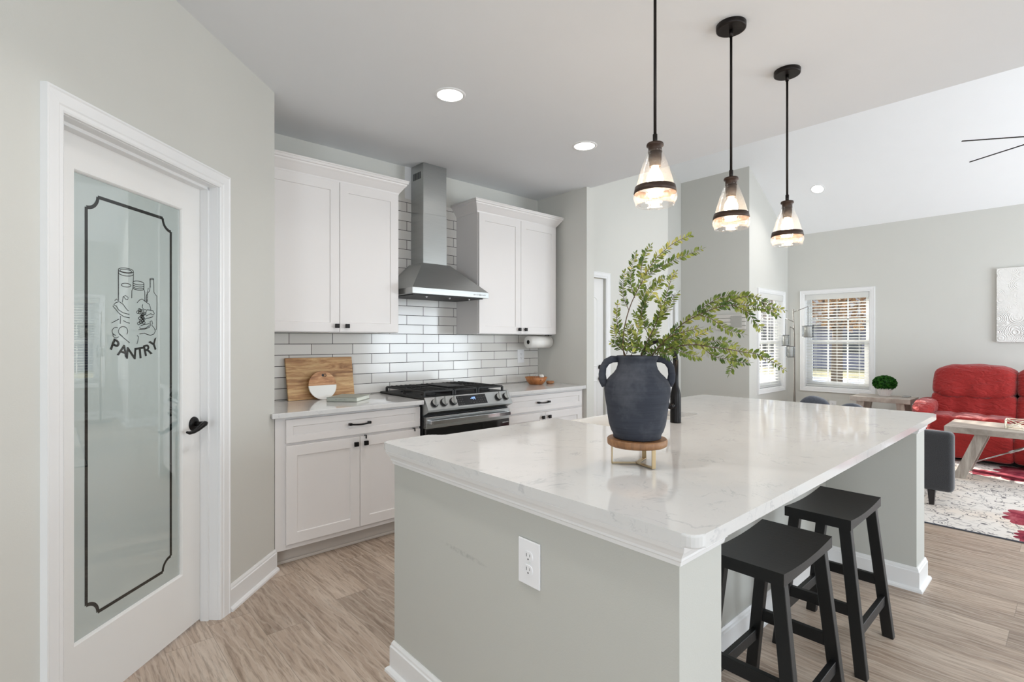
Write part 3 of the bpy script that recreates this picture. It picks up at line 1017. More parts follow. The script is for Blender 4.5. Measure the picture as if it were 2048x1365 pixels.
# ---- hall door (arched panels) in the wall behind the vase
def casing_path(mapf, a, b, top):
    mb = MB(); mb.sweep([(a, 0), (a, top), (b, top), (b, 0)], [(q-0.008, o) for q, o in CAS], mapf); return mb
mh = lambda u, v, w: (u, WY-w, v)
struct('trim_3', casing_path(mh, 4.02, 4.80, 2.04), 'trim', label='white casing around the arched-panel hall door', cat='door casing')
d2 = thing('door_2', 'white hall door with arched raised panels and dark knobs, left of the vase', 'door', (4.41, WY+0.03, 0)); d2['kind'] = 'structure'
def panel_door(d, x0, x1, z1, yf, side=-1):
    mb = MB(); mb.box((x0, yf, 0.01), (x1, yf+0.035, z1)); mb.build('door_leaf', 'door', d)
    mb = MB()
    pr = [(0, 0.0), (0.0, 0.004), (-0.008, 0.006), (-0.016, 0.0)]
    w = (x1-x0)
    for (a, b) in ((x0+0.11, x0+w/2-0.04), (x0+w/2+0.04, x1-0.11)):
        r = (b-a)/2
        top = [(a+r-r*math.cos(PI*i/10), 1.78+0.05*math.sin(PI*i/10)) for i in range(11)]
        mb.sweep([(a, 1.02)] + top + [(b, 1.02)], [(q, o) for q, o in pr], lambda u, v, w_: (u, yf-w_, v), closed=True)
        mb.sweep([(a, 0.22), (a, 0.86), (b, 0.86), (b, 0.22)], pr, lambda u, v, w_: (u, yf-w_, v), closed=True)
        mb.box((a+0.035, yf-0.005, 0.255), (b-0.035, yf, 0.825)); mb.box((a+0.035, yf-0.005, 1.055), (b-0.035, yf, 1.76))
    mb.build('raised_panels', 'door', d)
panel_door(d2, 4.028, 4.792, 2.032, WY+0.03)
mb = MB(); mb.cyl(0.028, -0.022, 0, (4.725, WY+0.03, 1.01), axis='Y'); mb.build('deadbolt', 'bronze', d2)
mb = MB(); mb.cyl(0.026, -0.01, 0, (4.725, WY+0.03, 0.88), axis='Y'); mb.cyl(0.011, -0.045, -0.01, (4.725, WY+0.03, 0.88), axis='Y'); mb.sphere((4.725, WY-0.03, 0.88), 0.028)
mb.build('knob', 'bronze', d2)
# ---- door at the back of the recess
mr = lambda u, v, w: (u, 4.2-w, v)
struct('trim_4', casing_path(mr, 6.98, 7.19, 2.03), 'trim', label='white casing of the door deep in the hall recess', cat='door casing')
d3 = thing('door_3', 'white door deep in the hall recess, seen behind the branches', 'door', (7.085, 4.23, 0)); d3['kind'] = 'structure'
mb = MB(); mb.box((6.985, 4.23, 0.01), (7.185, 4.265, 2.022)); mb.build('door_leaf', 'door', d3)
mb = MB(); mb.sweep([(7.02, 1.02), (7.02, 1.86), (7.15, 1.86), (7.15, 1.02)], [(0, 0), (0, 0.004), (-0.008, 0.006), (-0.016, 0)], lambda u, v, w: (u, 4.23-w, v), closed=True); mb.build('raised_panels', 'door', d3)

# ---- windows
def make_window(idx, label, a0, a1, z0, z1, mapf, cols, muntins):
    """opening a0..a1; mapf(a, z, o) o>0 into room"""
    wroot = thing('window_%d' % idx, label, 'window', mapf((a0+a1)/2, z0, 0)); wroot['kind'] = 'structure'
    mb = MB(); mb.sweep([(a0, z0), (a0, z1), (a1, z1), (a1, z0)], [(q-0.002, o) for q, o in CAS], mapf, closed=True)
    mb.build('window_casing', 'trim', wroot)
    def b(mb, p0, p1, q0, q1, o0, o1):
        pts = [mapf(p0, q0, o0), mapf(p1, q0, o0), mapf(p1, q0, o1), mapf(p0, q0, o1), mapf(p0, q1, o0), mapf(p1, q1, o0), mapf(p1, q1, o1), mapf(p0, q1, o1)]
        mb.hexa(pts)
    mb = MB()
    f = 0.035
    b(mb, a0, a0+f, z0, z1, -0.115, -0.075); b(mb, a1-f, a1, z0, z1, -0.115, -0.075); b(mb, a0+f, a1-f, z0, z0+f, -0.115, -0.075); b(mb, a0+f, a1-f, z1-f, z1, -0.115, -0.075)
    for (p0, p1, q0, q1) in ((a0, a0+0.006, z0, z1), (a1-0.006, a1, z0, z1), (a0, a1, z0, z0+0.006), (a0, a1, z1-0.006, z1)):
        b(mb, p0, p1, q0, q1, -0.075, 0.0)
    mb.build('window_frame', 'trim', wroot)
    zm = (z0+z1)/2 - 0.02
    up = MB(); lo = MB()
    for (m_, q0, q1, o0, o1) in ((up, zm-0.01, z1-f, -0.112, -0.095), (lo, z0+f, zm+0.035, -0.094, -0.077)):
        s = 0.045 if m_ is lo else 0.03
        x0, x1 = a0+f, a1-f
        b(m_, x0, x0+s, q0, q1, o0, o1); b(m_, x1-s, x1, q0, q1, o0, o1); b(m_, x0+s, x1-s, q0, q0+s, o0, o1); b(m_, x0+s, x1-s, q1-s, q1, o0, o1)
        for k in range(1, cols):
            xm = x0+(x1-x0)*k/cols
            b(m_, xm-0.009, xm+0.009, q0+s, q1-s, o0+0.003, o1-0.003)
        hz = (q0+q1)/2
        if m_ is up or muntins:
            b(m_, x0+s, x1-s, hz-0.009, hz+0.009, o0+0.003, o1-0.003)
    up.build('upper_sash', 'trim', wroot); lo.build('lower_sash', 'trim', wroot)
    mb = MB(); b(mb, a0+f, a1-f, z0+f, z1-f, -0.0958, -0.0942); mb.build('pane', 'glass', wroot)
    return wroot
mw1 = lambda a, z, o: (a, 3.14-o, z)
mw2 = lambda a, z, o: (8.8-o, -a, z)
make_window(1, 'narrow sunlit window glowing white behind its blind, left of the corner lamp', W1['x0'], W1['x1'], W1['z0'], W1['z1'], mw1, 3, False)
make_window(2, 'double-hung window on the far wall looking out at autumn trees', -W2['y1'], -W2['y0'], W2['z0'], W2['z1'], mw2, 3, False)
def make_blind(label, a0, a1, z0, z1, mapf, tilt):
    r = thing('window_blind', label, 'blind', mapf((a0+a1)/2, z0, -0.04))
    def b(mb, p0, p1, q0, q1, o0, o1):
        pts = [mapf(p0, q0, o0), mapf(p1, q0, o0), mapf(p1, q0, o1), mapf(p0, q0, o1), mapf(p0, q1, o0), mapf(p1, q1, o0), mapf(p1, q1, o1), mapf(p0, q1, o1)]
        mb.hexa(pts)
    mb = MB(); b(mb, a0, a1, z1-0.075, z1, -0.03, 0.012); mb.build('valance', 'blind', r)
    mb = MB()
    n = int((z1-z0-0.10)/0.0445)
    for i in range(n):
        z = z0+0.035+i*0.0445
        dz = 0.0245*math.sin(tilt); do = 0.0245*math.cos(tilt)
        pts = []
        for (zz, oo) in ((z-dz, -0.04-do), (z+dz, -0.04+do)):
            pts += [(zz, oo)]
        (za, oa), (zb, ob) = pts
        th = 0.0028
        P = [mapf(a0+0.004, za, oa), mapf(a1-0.004, za, oa), mapf(a1-0.004, zb, ob), mapf(a0+0.004, zb, ob)]
        Q = [mapf(a0+0.004, za+th, oa), mapf(a1-0.004, za+th, oa), mapf(a1-0.004, zb+th, ob), mapf(a0+0.004, zb+th, ob)]
        mb.hexa(P+Q)
    mb.build('slats', 'blind', r)
    mb = MB(); b(mb, a0+0.004, a1-0.004, z0+0.004, z0+0.024, -0.06, -0.018); mb.build('bottom_rail', 'blind', r)
    mb = MB()
    for k in (0.15, 0.5, 0.85):
        a = a0+(a1-a0)*k
        b(mb, a-0.0012, a+0.0012, z0+0.02, z1-0.07, -0.0145, -0.013); b(mb, a-0.0012, a+0.0012, z0+0.02, z1-0.07, -0.067, -0.0655)
    mb.build('ladder_cords', 'blind', r)
    return r
make_blind('white slatted blind on the narrow sunlit window, left of the corner', W1['x0']+0.01, W1['x1']-0.01, W1['z0']+0.01, W1['z1']-0.008, mw1, math.radians(-13))
make_blind('white slatted blind, slats open, on the far wall window', -W2['y1']+0.01, -W2['y0']-0.01, W2['z0']+0.01, W2['z1']-0.008, mw2, math.radians(13))
# frames of the doors and windows on the unseen side of the room
def side_frame(idx, x0, x1, z0, z1, nb):
    r = thing('window_%d' % idx, None, None, ((x0+x1)/2, -3.12, z0)); r['kind'] = 'structure'
    mb = MB()
    f = 0.06
    mb.box((x0, -3.17, z0), (x0+f, -3.1, z1)); mb.box((x1-f, -3.17, z0), (x1, -3.1, z1)); mb.box((x0+f, -3.17, z0), (x1-f, -3.1, z0+f)); mb.box((x0+f, -3.17, z1-f), (x1-f, -3.1, z1))
    for k in range(1, nb):
        x = x0+(x1-x0)*k/nb; mb.box((x-0.04, -3.17, z0+f), (x+0.04, -3.1, z1-f))
    mb.build('window_frame', 'trim', r)
    mb = MB(); mb.sweep([(x0, z0), (x0, z1), (x1, z1), (x1, z0)], CAS, lambda u, v, w: (u, -3.05+w, v), closed=True); mb.build('window_casing', 'trim', r)
side_frame(3, PX0, PX1, 0.0, 2.1, 2)
side_frame(4, DX0, DX1, 0.8, 2.1, 3)
#@@PART2
# ------------------------------------------------------------------ cabinets
def shaker(mb, x0, x1, z0, z1, yf, t=0.019, rail=0.062, rec=0.007):
    """shaker front in plane y=yf facing -y"""
    def P(x, z, y): return (x, y, z)
    e = 0.0015
    O = [(x0, z0), (x1, z0), (x1, z1), (x0, z1)]
    O2 = [(x0+e, z0+e), (x1-e, z0+e), (x1-e, z1-e), (x0+e, z1-e)]
    I = [(x0+rail, z0+rail), (x1-rail, z0+rail), (x1-rail, z1-rail), (x0+rail, z1-rail)]
    b = 0.003
    J = [(x0+rail+b, z0+rail+b), (x1-rail-b, z0+rail+b), (x1-rail-b, z1-rail-b), (x0+rail+b, z1-rail-b)]
    vs = [P(x, z, yf+t) for x, z in O] + [P(x, z, yf+e) for x, z in O] + [P(x, z, yf) for x, z in O2] + [P(x, z, yf) for x, z in I] + [P(x, z, yf+rec) for x, z in J]
    fs = [(0, 3, 2, 1), (16, 17, 18, 19)]
    for r in range(4):
        for i in range(4):
            j = (i+1) % 4
            fs.append((r*4+i, r*4+j, r*4+4+j, r*4+4+i))
    return mb.add(vs, fs)
def knob(parent, x, z, yf):
    mb = MB()
    mb.cyl(0.0065, -0.014, 0, (x, yf, z), 12, 'Y')
    mb.box((x-0.0145, yf-0.027, z-0.0145), (x+0.0145, yf-0.013, z+0.0145), 0.003)
    o = mb.build('knob', 'black_metal', parent); o['label'] = 'square black knob'
    return o
def pull(parent, xc, z, yf, w=0.128):
    mb = MB()
    for s in (-1, 1):
        mb.box((xc+s*w/2-0.009, yf-0.024, z-0.008), (xc+s*w/2+0.009, yf, z+0.008), 0.002)
    n = 8
    pts = [(xc-w/2+w*i/n, yf-0.024-0.009*math.sin(PI*i/n), z-0.004*math.sin(PI*i/n)) for i in range(n+1)]
    mb.tube(pts, 0.0055, 8)
    o = mb.build('pull', 'black_metal', parent); o['label'] = 'black bar pull'
    return o
CROWN = [(0.0, 0.0), (-0.006, 0.0), (-0.010, 0.012), (-0.016, 0.020), (-0.026, 0.034), (-0.040, 0.054), (-0.050, 0.066), (-0.052, 0.074), (-0.060, 0.078), (-0.060, 0.092), (-0.064, 0.094), (-0.064, 0.102), (0.0, 0.102)]
UY = 3.37
def upper(x0, x1, xm, knobs, label, sides):
    r = thing('upper_cabinet', label, 'cabinet', ((x0+x1)/2, 3.53, 1.374), group=None)
    z0, z1 = 1.374, 2.41
    mb = MB(); mb.box((x0, UY+0.021, z0), (x1, WY-0.002, z1)); mb.build('body', 'cab', r)
    for (a, b, kx) in ((x0+0.006 if sides[0] == 'wall' else x0+0.004, xm-0.0015, knobs[0]), (xm+0.0015, x1-0.03 if sides[1] == 'frame' else x1-0.004, knobs[1])):
        mb = MB(); shaker(mb, a, b, z0+0.004, z1-0.014, UY)
        d = mb.build('door', 'cab', r)
        knob(d, kx, 1.418, UY)
    mb = MB()
    yb = WY-0.002
    path = [(x0, yb), (x0, UY+0.021), (x1, UY+0.021), (x1, yb)]
    if sides[0] == 'wall':
        path = path[1:]
    if sides[1] == 'frame':
        path = path[:-1]
        path[-1] = (x1+0.005, path[-1][1])
    mb.sweep(path, [(a, z) for a, z in CROWN], lambda u, v, w: (u, v, w+z1-0.012))
    mb.build('crown_moulding', 'cab', r)
    return r
upper(0.958, 1.915, 1.463, (1.438, 1.500+0.01), 'tall white upper cabinet left of the range hood', ('wall', 'free'))
upper(2.667, 3.614, 3.150, (3.120, 3.196), 'tall white upper cabinet right of the range hood, above the paper towels', ('free', 'free'))

CZ = 0.905     # counter height
CY = 3.036     # counter front
BY = 3.072     # door faces
def base(x0, x1, cab0, cab1, xm, label, kn, pullx):
    r = thing('base_cabinet', label, 'cabinet', ((x0+x1)/2, 3.38, 0))
    mb = MB()
    mb.box((cab0, BY+0.020, 0.10), (cab1, WY-0.002, CZ-0.031))
    mb.build('body', 'cab', r)
    mb = MB(); mb.box((cab0, BY+0.085, 0.0), (cab1, BY+0.105, 0.10)); mb.box((cab0, BY+0.073, 0.0), (cab1, BY+0.085, 0.018), 0.004)
    mb.build('toe_kick', 'toe', r)
    mb = MB(); shaker(mb, x0, x1, 0.722, CZ-0.047, BY, rail=0.040, rec=0.006); d = mb.build('drawer', 'cab', r); pull(d, pullx, 0.793, BY)
    mb = MB(); shaker(mb, x0, xm-0.0015, 0.132, 0.706, BY); d = mb.build('door', 'cab', r); knob(d, kn[0], 0.664, BY)
    mb = MB(); shaker(mb, xm+0.0015, x1, 0.132, 0.706, BY); d = mb.build('door', 'cab', r); knob(d, kn[1], 0.664, BY)
    return r
bl = base(1.014, 1.912, 0.958, 1.918, 1.468, 'white base cabinet with one wide drawer and two doors, left of the range', (1.435, 1.501), 1.462)
br_ = base(2.722, 3.640, 2.708, 3.676, 3.157, 'white base cabinet with drawer and doors, right of the range', (3.118, 3.196), 3.130)
mb = MB(); mb.tube([(1.494, BY-0.004, 0.712), (1.508, BY-0.004, 0.712), (1.508, BY-0.004, 0.690)], 0.004, 6)
for i, ch in enumerate(bl.children):
    pass
latch1 = mb.build('child_latch', 'iron', bl)
mb = MB(); mb.tube([(1.850, BY-0.004, 0.716), (1.866, BY-0.004, 0.714), (1.868, BY-0.004, 0.694)], 0.004, 6); mb.build('child_latch', 'iron', bl)

def slab(pts, z0, z1, r_corners=None, bev=0.004):
    """countertop from a 2D polygon with eased edges"""
    b = bmesh.new()
    bot = [b.verts.new((x, y, z0)) for x, y in pts]; top = [b.verts.new((x, y, z1)) for x, y in pts]
    b.faces.new(bot[::-1]); b.faces.new(top)
    n = len(pts)
    for i in range(n):
        b.faces.new((bot[i], bot[(i+1) % n], top[(i+1) % n], top[i]))
    ed = [e for e in b.edges if abs(e.verts[0].co.z-e.verts[1].co.z) < 1e-6]
    bmesh.ops.bevel(b, geom=ed, offset=bev, segments=3, affect='EDGES', profile=0.5)
    return MB().bm(b)
def rnd(pts, radii, n=6):
    out = []
    m = len(pts)
    for i in range(m):
        p = Vector(pts[i]); r = radii[i]
        if r <= 0:
            out.append((p.x, p.y)); continue
        a = (Vector(pts[i-1])-p).normalized(); c = (Vector(pts[(i+1) % m])-p).normalized()
        p0 = p+a*r; p1 = p+c*r
        for k in range(n+1):
            t = k/n
            q = p0*(1-t)**2 + p*2*t*(1-t) + p1*t*t
            out.append((q.x, q.y))
    return out
lc = slab([(0.927, CY), (1.921, CY), (1.921, WY-0.009), (0.957, WY-0.009), (0.957, 3.098), (0.927, 3.068)], CZ-0.03, CZ).build('countertop', 'quartz')
tag(lc, 'white quartz countertop left of the range, under the cutting board', 'countertop')
rc_ = slab([(2.706, CY), (3.655, CY), (3.678, 3.06), (3.678, WY-0.009), (2.706, WY-0.009)], CZ-0.03, CZ).build('countertop', 'quartz')
tag(rc_, 'white quartz countertop right of the range, under the wooden bowl', 'countertop')
# backsplash
mb = MB()
mb.box((0.957, WY-0.008, CZ+0.0005), (3.676, WY, 1.371)); mb.box((1.918, WY-0.008, 1.371), (2.664, WY, 2.478))
bs = mb.build('backsplash', 'tile', org=(0, 0, 0)); bs['kind'] = 'structure'; bs['label'] = 'white subway tile backsplash with dark grout behind the range'; bs['category'] = 'backsplash'
mb = MB(); mb.box((2.150, WY-0.006, 2.4785), (2.215, WY, CE)); bt = struct('trim_5', mb, 'trim', label='narrow white strip beside the hood chimney', cat='trim strip')

# ------------------------------------------------------------------ range hood
hood = thing('range_hood', 'stainless steel chimney range hood over the gas range', 'range hood', (2.306, 3.5, 1.66))
HX0, HX1, HYF, HB = 1.942, 2.655, 3.225, WY-0.010
mb = MB(); mb.box((HX0, HYF, 1.662), (HX1, HB, 1.708), 0.0015, 1)
mb.build('rim', 'steel', hood)
CX0, CX1, CYF = 2.205, 2.427, 3.497
mb = MB()
z0, z1 = 1.708, 1.935
mb.hexa([(HX0+0.002, HYF+0.002, z0), (HX1-0.002, HYF+0.002, z0), (HX1-0.002, HB, z0), (HX0+0.002, HB, z0), (CX0-0.02, CYF-0.02, z1), (CX1+0.02, CYF-0.02, z1), (CX1+0.02, HB, z1), (CX0-0.02, HB, z1)])
mb.build('canopy', 'steel', hood)
mb = MB(); mb.box((CX0-0.002, CYF-0.002, 1.935), (CX1+0.002, HB, 2.335), 0.001, 1); mb.box((CX0, CYF, 2.335), (CX1, HB, CE-0.002), 0.001, 1)
ch = mb.build('chimney', 'steel', hood)
mb = MB()
for i in range(7):
    y = 3.535+i*0.017; mb.box((CX0-0.0016, y, 2.62), (CX0, y+0.009, 2.675))
mb.build('vent_slots', 'dark_slot', ch)
mb = MB(); mb.box((HX0+0.03, HYF+0.04, 1.655), (HX1-0.03, HB-0.03, 1.662)); ft = mb.build('filter', 'iron', hood)
for x in (2.10, 2.31, 2.50):
    mb = MB(); mb.cyl(0.010, -0.008, 0.0, (x, HYF+0.06, 1.655), 12); mb.sphere((x, HYF+0.06, 1.645), 0.006); mb.build('filter_latch', 'chrome', hood)
for i in range(8):
    r_ = 0.0065 if i == 4 else 0.0042
    mb = MB(); mb.cyl(r_, -0.0025, 0.0, (2.505+i*0.0155, HYF, 1.684), 14, 'Y'); b_ = mb.build('button', 'chrome', hood); b_['label'] = 'small round chrome button'
mb = MB(); mb.box((HX0-0.012, 3.56, 1.672), (HX0, 3.60, 1.700)); mb.build('side_bracket', 'iron', hood)

# ------------------------------------------------------------------ range
rg = thing('gas_range', 'stainless slide-in gas range with black cast iron grates', 'range', (2.31, 3.35, 0))
RX0, RX1 = 1.926, 2.702
mb = MB(); mb.box((RX0, 3.065, 0.03), (RX1, 3.66, 0.900)); mb.build('body', 'iron', rg)
mb = MB(); mb.box((RX0-0.003, 3.045, 0.9065), (RX1+0.003, 3.675, 0.921), 0.003); mb.build('cooktop', 'iron', rg)
# control panel: sloping face with a lip
mb = MB()
pa = [(3.052, 0.921), (3.040, 0.921), (2.990, 0.838), (2.990, 0.824), (3.052, 0.796)]
mb.ngon([(RX0, y, z) for y, z in pa], RX1-RX0, (1, 0, 0)); mb.box((RX0, 3.052, 0.796), (RX1, 3.065, 0.921))
cp = mb.build('control_panel', 'steel', rg)
pn = Vector((0, 3.040-2.990, 0.921-0.838)); pd = pn.normalized(); pout = Vector((0, -pd.z, pd.y))
def onp(x, t, o=0.0):   # t 0..1 up the slope
    q = Vector((x, 2.990, 0.838)) + pn*t + pout*o
    return q
def panel_disc(mb, x, t, r, o0, o1, seg=20, r2=None):
    c0 = onp(x, t, o0); c1 = onp(x, t, o1)
    u = Vector((1, 0, 0)); v = pd
    n = seg; r2 = r2 or r
    vs = [c0+u*r*math.cos(2*PI*i/n)+v*r*math.sin(2*PI*i/n) for i in range(n)] + [c1+u*r2*math.cos(2*PI*i/n)+v*r2*math.sin(2*PI*i/n) for i in range(n)]
    mb.add(vs, [tuple(range(n, 2*n))] + [(i, (i+1) % n, n+(i+1) % n, n+i) for i in range(n)])
for x in (1.992, 2.070, 2.150, 2.575, 2.652):
    mb = MB(); panel_disc(mb, x, 0.5, 0.029, 0, 0.008); panel_disc(mb, x, 0.5, 0.027, 0.008, 0.018, r2=0.025)
    k = mb.build('burner_knob', 'iron', rg)
    mb = MB(); a = onp(x-0.004, 0.22, 0.026); b = onp(x+0.008, 0.86, 0.026); mb.bar(a, b, 0.013, 0.020, pout, 0.003); panel_disc(mb, x, 0.5, 0.0235, 0.018, 0.0195); mb.build('knob_grip', 'steel', k)
mb = MB()
q = [onp(2.185, 0.12, 0.0012), onp(2.457, 0.12, 0.0012), onp(2.457, 0.90, 0.0012), onp(2.185, 0.90, 0.0012)]
mb.add(q+[p-pout*0.0012 for p in q], [(0, 1, 2, 3), (0, 4, 5, 1), (1, 5, 6, 2), (2, 6, 7, 3), (3, 7, 4, 0)])
dsp = mb.build('display', 'black_glass', cp)
# clock digits (seven segment) and soft keys
SEG = {'4': 'bcfg', ':': ''}
def digit(mb, x, t0, w, h, segs):
    def seg_(x0, t0_, x1, t1_):
        mb.add([onp(x0, t0_, 0.002), onp(x1, t0_, 0.002), onp(x1, t1_, 0.002), onp(x0, t1_, 0.002)], [(0, 1, 2, 3)])
    th = 0.0022; tt = 0.03
    if 'b' in segs: seg_(x+w-th, t0+h/2, x+w, t0+h)
    if 'c' in segs: seg_(x+w-th, t0, x+w, t0+h/2)
    if 'f' in segs: seg_(x, t0+h/2, x+th, t0+h)
    if 'g' in segs: seg_(x, t0+h/2-tt/2, x+w, t0+h/2+tt/2)
mb = MB(); digit(mb, 2.324, 0.50, 0.011, 0.24, 'bcfg'); digit(mb, 2.341, 0.50, 0.011, 0.24, 'bcfg')
mb.add([onp(2.312, 0.60, 0.002), onp(2.319, 0.60, 0.002), onp(2.319, 0.63, 0.002), onp(2.312, 0.63, 0.002)], [(0, 1, 2, 3)])
mb.build('clock_digits', 'led', dsp)
mb = MB()
random.seed(5)
for (x0, x1, ts) in ((2.195, 2.250, (0.22, 0.42, 0.62, 0.80)), (2.375, 2.440, (0.28, 0.46, 0.64, 0.82))):
    for t in ts:
        x = x0
        while x < x1:
            mb.add([onp(x, t-0.025, 0.0018), onp(x+0.010, t-0.025, 0.0018), onp(x+0.010, t+0.025, 0.0018), onp(x, t+0.025, 0.0018)], [(0, 1, 2, 3)])
            x += 0.019
    mb.build('touch_keys', 'dark_slot', dsp); mb = MB()
for x in (2.30, 2.325, 2.35):
    mb.add([onp(x, 0.23, 0.0018), onp(x+0.009, 0.23, 0.0018), onp(x+0.009, 0.30, 0.0018), onp(x, 0.30, 0.0018)], [(0, 1, 2, 3)])
mb.build('touch_keys', 'dark_slot', dsp)
# oven door
mb = MB(); mb.box((RX0+0.004, 3.02, 0.705), (RX1-0.004, 3.062, 0.786), 0.003, 2); od = mb.build('oven_door', 'steel', rg)
mb = MB(); mb.box((RX0+0.004, 3.022, 0.20), (RX1-0.004, 3.062, 0.704), 0.003, 2); mb.build('oven_glass', 'black_glass', od)
mb = MB()
n = 12
pts = [(RX0+0.03+(RX1-RX0-0.06)*i/n, 2.985-0.018*math.sin(PI*i/n), 0.750+0.004*math.sin(PI*i/n)) for i in range(n+1)]
for i in range(n):
    mb.bar(pts[i], (Vector(pts[i+1])+(Vector(pts[i+1])-Vector(pts[i]))*0.02), 0.012, 0.026, (0, 0, 1))
mb.box((RX0+0.022, 2.98, 0.738), (RX0+0.04, 3.02, 0.762), 0.002); mb.box((RX1-0.04, 2.98, 0.738), (RX1-0.022, 3.02, 0.762), 0.002)
mb.build('oven_handle', 'chrome', od)
mb = MB()
for i in range(12):
    mb.box((RX0+0.0032, 3.026, 0.712+i*0.006), (RX0+0.004, 3.055, 0.715+i*0.006))
mb.build('door_vents', 'dark_slot', od)
# sticker-like white lettering at the right edge of the oven glass
mb = MB()
strokes(mb, [[(RX1-0.075+0.004*i, 0.676), (RX1-0.074+0.004*i, 0.676+0.004+0.004*((i*3) % 4)/3)] for i in range(16)] + [[(RX1-0.075, 0.676), (RX1-0.012, 0.678)]], 0.0022, lambda u, v, w: (u, 3.0214, v))
mb.build('lettering', 'white_plastic', od)
mb = MB(); mb.box((RX0+0.004, 3.03, 0.05), (RX1-0.004, 3.062, 0.195), 0.003, 2); mb.build('storage_drawer', 'steel', rg)
# burners and grates
for (x, y, r) in ((2.06, 3.20, 0.045), (2.06, 3.50, 0.038), (2.314, 3.36, 0.04), (2.565, 3.20, 0.05), (2.565, 3.50, 0.036)):
    mb = MB(); mb.lathe([(r+0.012, 0), (r+0.010, 0.010), (r, 0.011), (r, 0.020), (r-0.006, 0.024)], 20, (x, y, 0.921)); mb.build('burner', 'iron', rg)
def grate(x0, x1, y0, y1, nx):
    mb = MB()
    z = 0.955; w = 0.011
    for (a, b) in (((x0, y0, z), (x1, y0, z)), ((x0, y1, z), (x1, y1, z)), ((x0, y0, z), (x0, y1, z)), ((x1, y0, z), (x1, y1, z))):
        mb.bar(a, b, w, 0.014, (0, 0, 1), 0.002)
    for i in range(1, nx):
        x = x0+(x1-x0)*i/nx
        mb.bar((x, y0, z+0.003), (x, y0+(y1-y0)*0.43, z+0.003), 0.008, 0.014); mb.bar((x, y0+(y1-y0)*0.57, z+0.003), (x, y1, z+0.003), 0.008, 0.014)
    mb.bar((x0, (y0+y1)/2, z), (x1, (y0+y1)/2, z), w, 0.012)
    for (x, y) in ((x0, y0), (x1, y0), (x0, y1), (x1, y1), (x0, (y0+y1)/2), (x1, (y0+y1)/2)):
        mb.box((x-0.007, y-0.007, 0.921), (x+0.007, y+0.007, z))
    return mb
grate(RX0+0.025, 2.195, 3.085, 3.62, 6).build('grate', 'iron', rg); grate(2.435, RX1-0.025, 3.085, 3.62, 6).build('grate', 'iron', rg)
g3 = grate(2.215, 2.415, 3.085, 3.62, 4)
g3.box((2.232, 3.21, 0.9625), (2.398, 3.50, 0.972), 0.004); g3.build('grate', 'iron', rg)

# ------------------------------------------------------------------ things on the kitchen counter
cb = thing('cutting_board', 'large rectangular acacia cutting board leaning on the tiles', 'cutting board', (1.45, 3.63, CZ))
x0, x1, hh, lean = 1.204, 1.680, 0.292, 0.048
mb = MB(); yb = 3.622
mb.hexa([(x0, yb-0.018, CZ+0.001), (x1, yb-0.018, CZ+0.001), (x1, yb, CZ+0.001), (x0, yb, CZ+0.001), (x0-0.006, yb-0.018+lean, CZ+hh), (x1-0.003, yb-0.018+lean, CZ+hh), (x1-0.003, yb+lean, CZ+hh), (x0-0.006, yb+lean, CZ+hh)], 0.003, 2)
mb.build('board', 'acacia', cb)
rb = thing('round_serving_board', 'small round wood and white marble board leaning on the cutting board', 'serving board', (1.437, 3.58, CZ))
R0 = 0.098
ct = (1.425, CZ+R0+0.001)
def rbp(u, v, o):   # u,v from centre, leaning back
    k = 0.20
    return (ct[0]+u, 3.560+(v+R0)*k-o, ct[1]+v)
def half(a0, a1, name, mat):
    pts = [(R0*math.cos(math.radians(a0+(a1-a0)*i/24)), R0*math.sin(math.radians(a0+(a1-a0)*i/24))) for i in range(25)]
    mb = MB(); n = len(pts)
    vs = [rbp(u, v, 0) for u, v in pts] + [rbp(u, v, 0.014) for u, v in pts]
    mb.add(vs, [tuple(range(n)), tuple(range(2*n-1, n-1, -1))] + [(i, (i+1) % n, n+(i+1) % n, n+i) for i in range(n)])
    return mb.build(name, mat, rb)
half(0, 180, 'wooden_half', 'acacia_dark'); half(180, 360, 'marble_half', 'marble')
mb = MB()
hc = [(0.008, 0.068)]
o_ = rbp(0.010, 0.068, 0.0145)
vs = [rbp(0.006+0.010*math.cos(2*PI*i/16), 0.070+0.010*math.sin(2*PI*i/16), 0.0146) for i in range(16)]
mb.add(vs, [tuple(range(16))]); mb.build('hanging_hole', 'dark_slot', rb)
mb = MB(); mb.tube([rbp(0.006, 0.072, 0.016), rbp(0.022, 0.080, 0.018), rbp(0.030, 0.068, 0.018), rbp(0.020, 0.058, 0.017), rbp(0.006, 0.064, 0.016)], 0.0018, 6)
mb.build('leather_loop', 'twig', rb)
# book
bk = thing('book', 'thin grey-green book lying on the counter in front of the boards', 'book', (1.55, 3.39, CZ))
p1 = Vector((1.386, 3.405)); p2 = Vector((1.528, 3.252)); p3 = Vector((1.700, 3.400)); p4 = p1+(p3-p2)
def bq(u, v, z): return (*(p2+(p1-p2)*u+(p3-p2)*v), CZ+z)
def blk(u0, u1, v0, v1, z0, z1):
    return MB().hexa([bq(u0, v0, z0), bq(u1, v0, z0), bq(u1, v1, z0), bq(u0, v1, z0), bq(u0, v0, z1), bq(u1, v0, z1), bq(u1, v1, z1), bq(u0, v1, z1)])
m1 = blk(0, 1, 0, 1, 0.001, 0.004); m2 = blk(0, 1, 0, 1, 0.026, 0.029); m3 = blk(0, 1, 0, 0.02, 0.001, 0.029)
mb = MB(); mb.add(m1.v, m1.f); mb.add(m2.v, m2.f); mb.add(m3.v, m3.f); mb.build('cover', 'cover', bk)
blk(0.02, 0.98, 0.02, 0.97, 0.004, 0.026).build('pages', 'pages', bk)
mb = MB()
dirv = Vector((p2-p1)).normalized()
mid = (p1+p2)/2; nrm = Vector((dirv.y, -dirv.x)); 
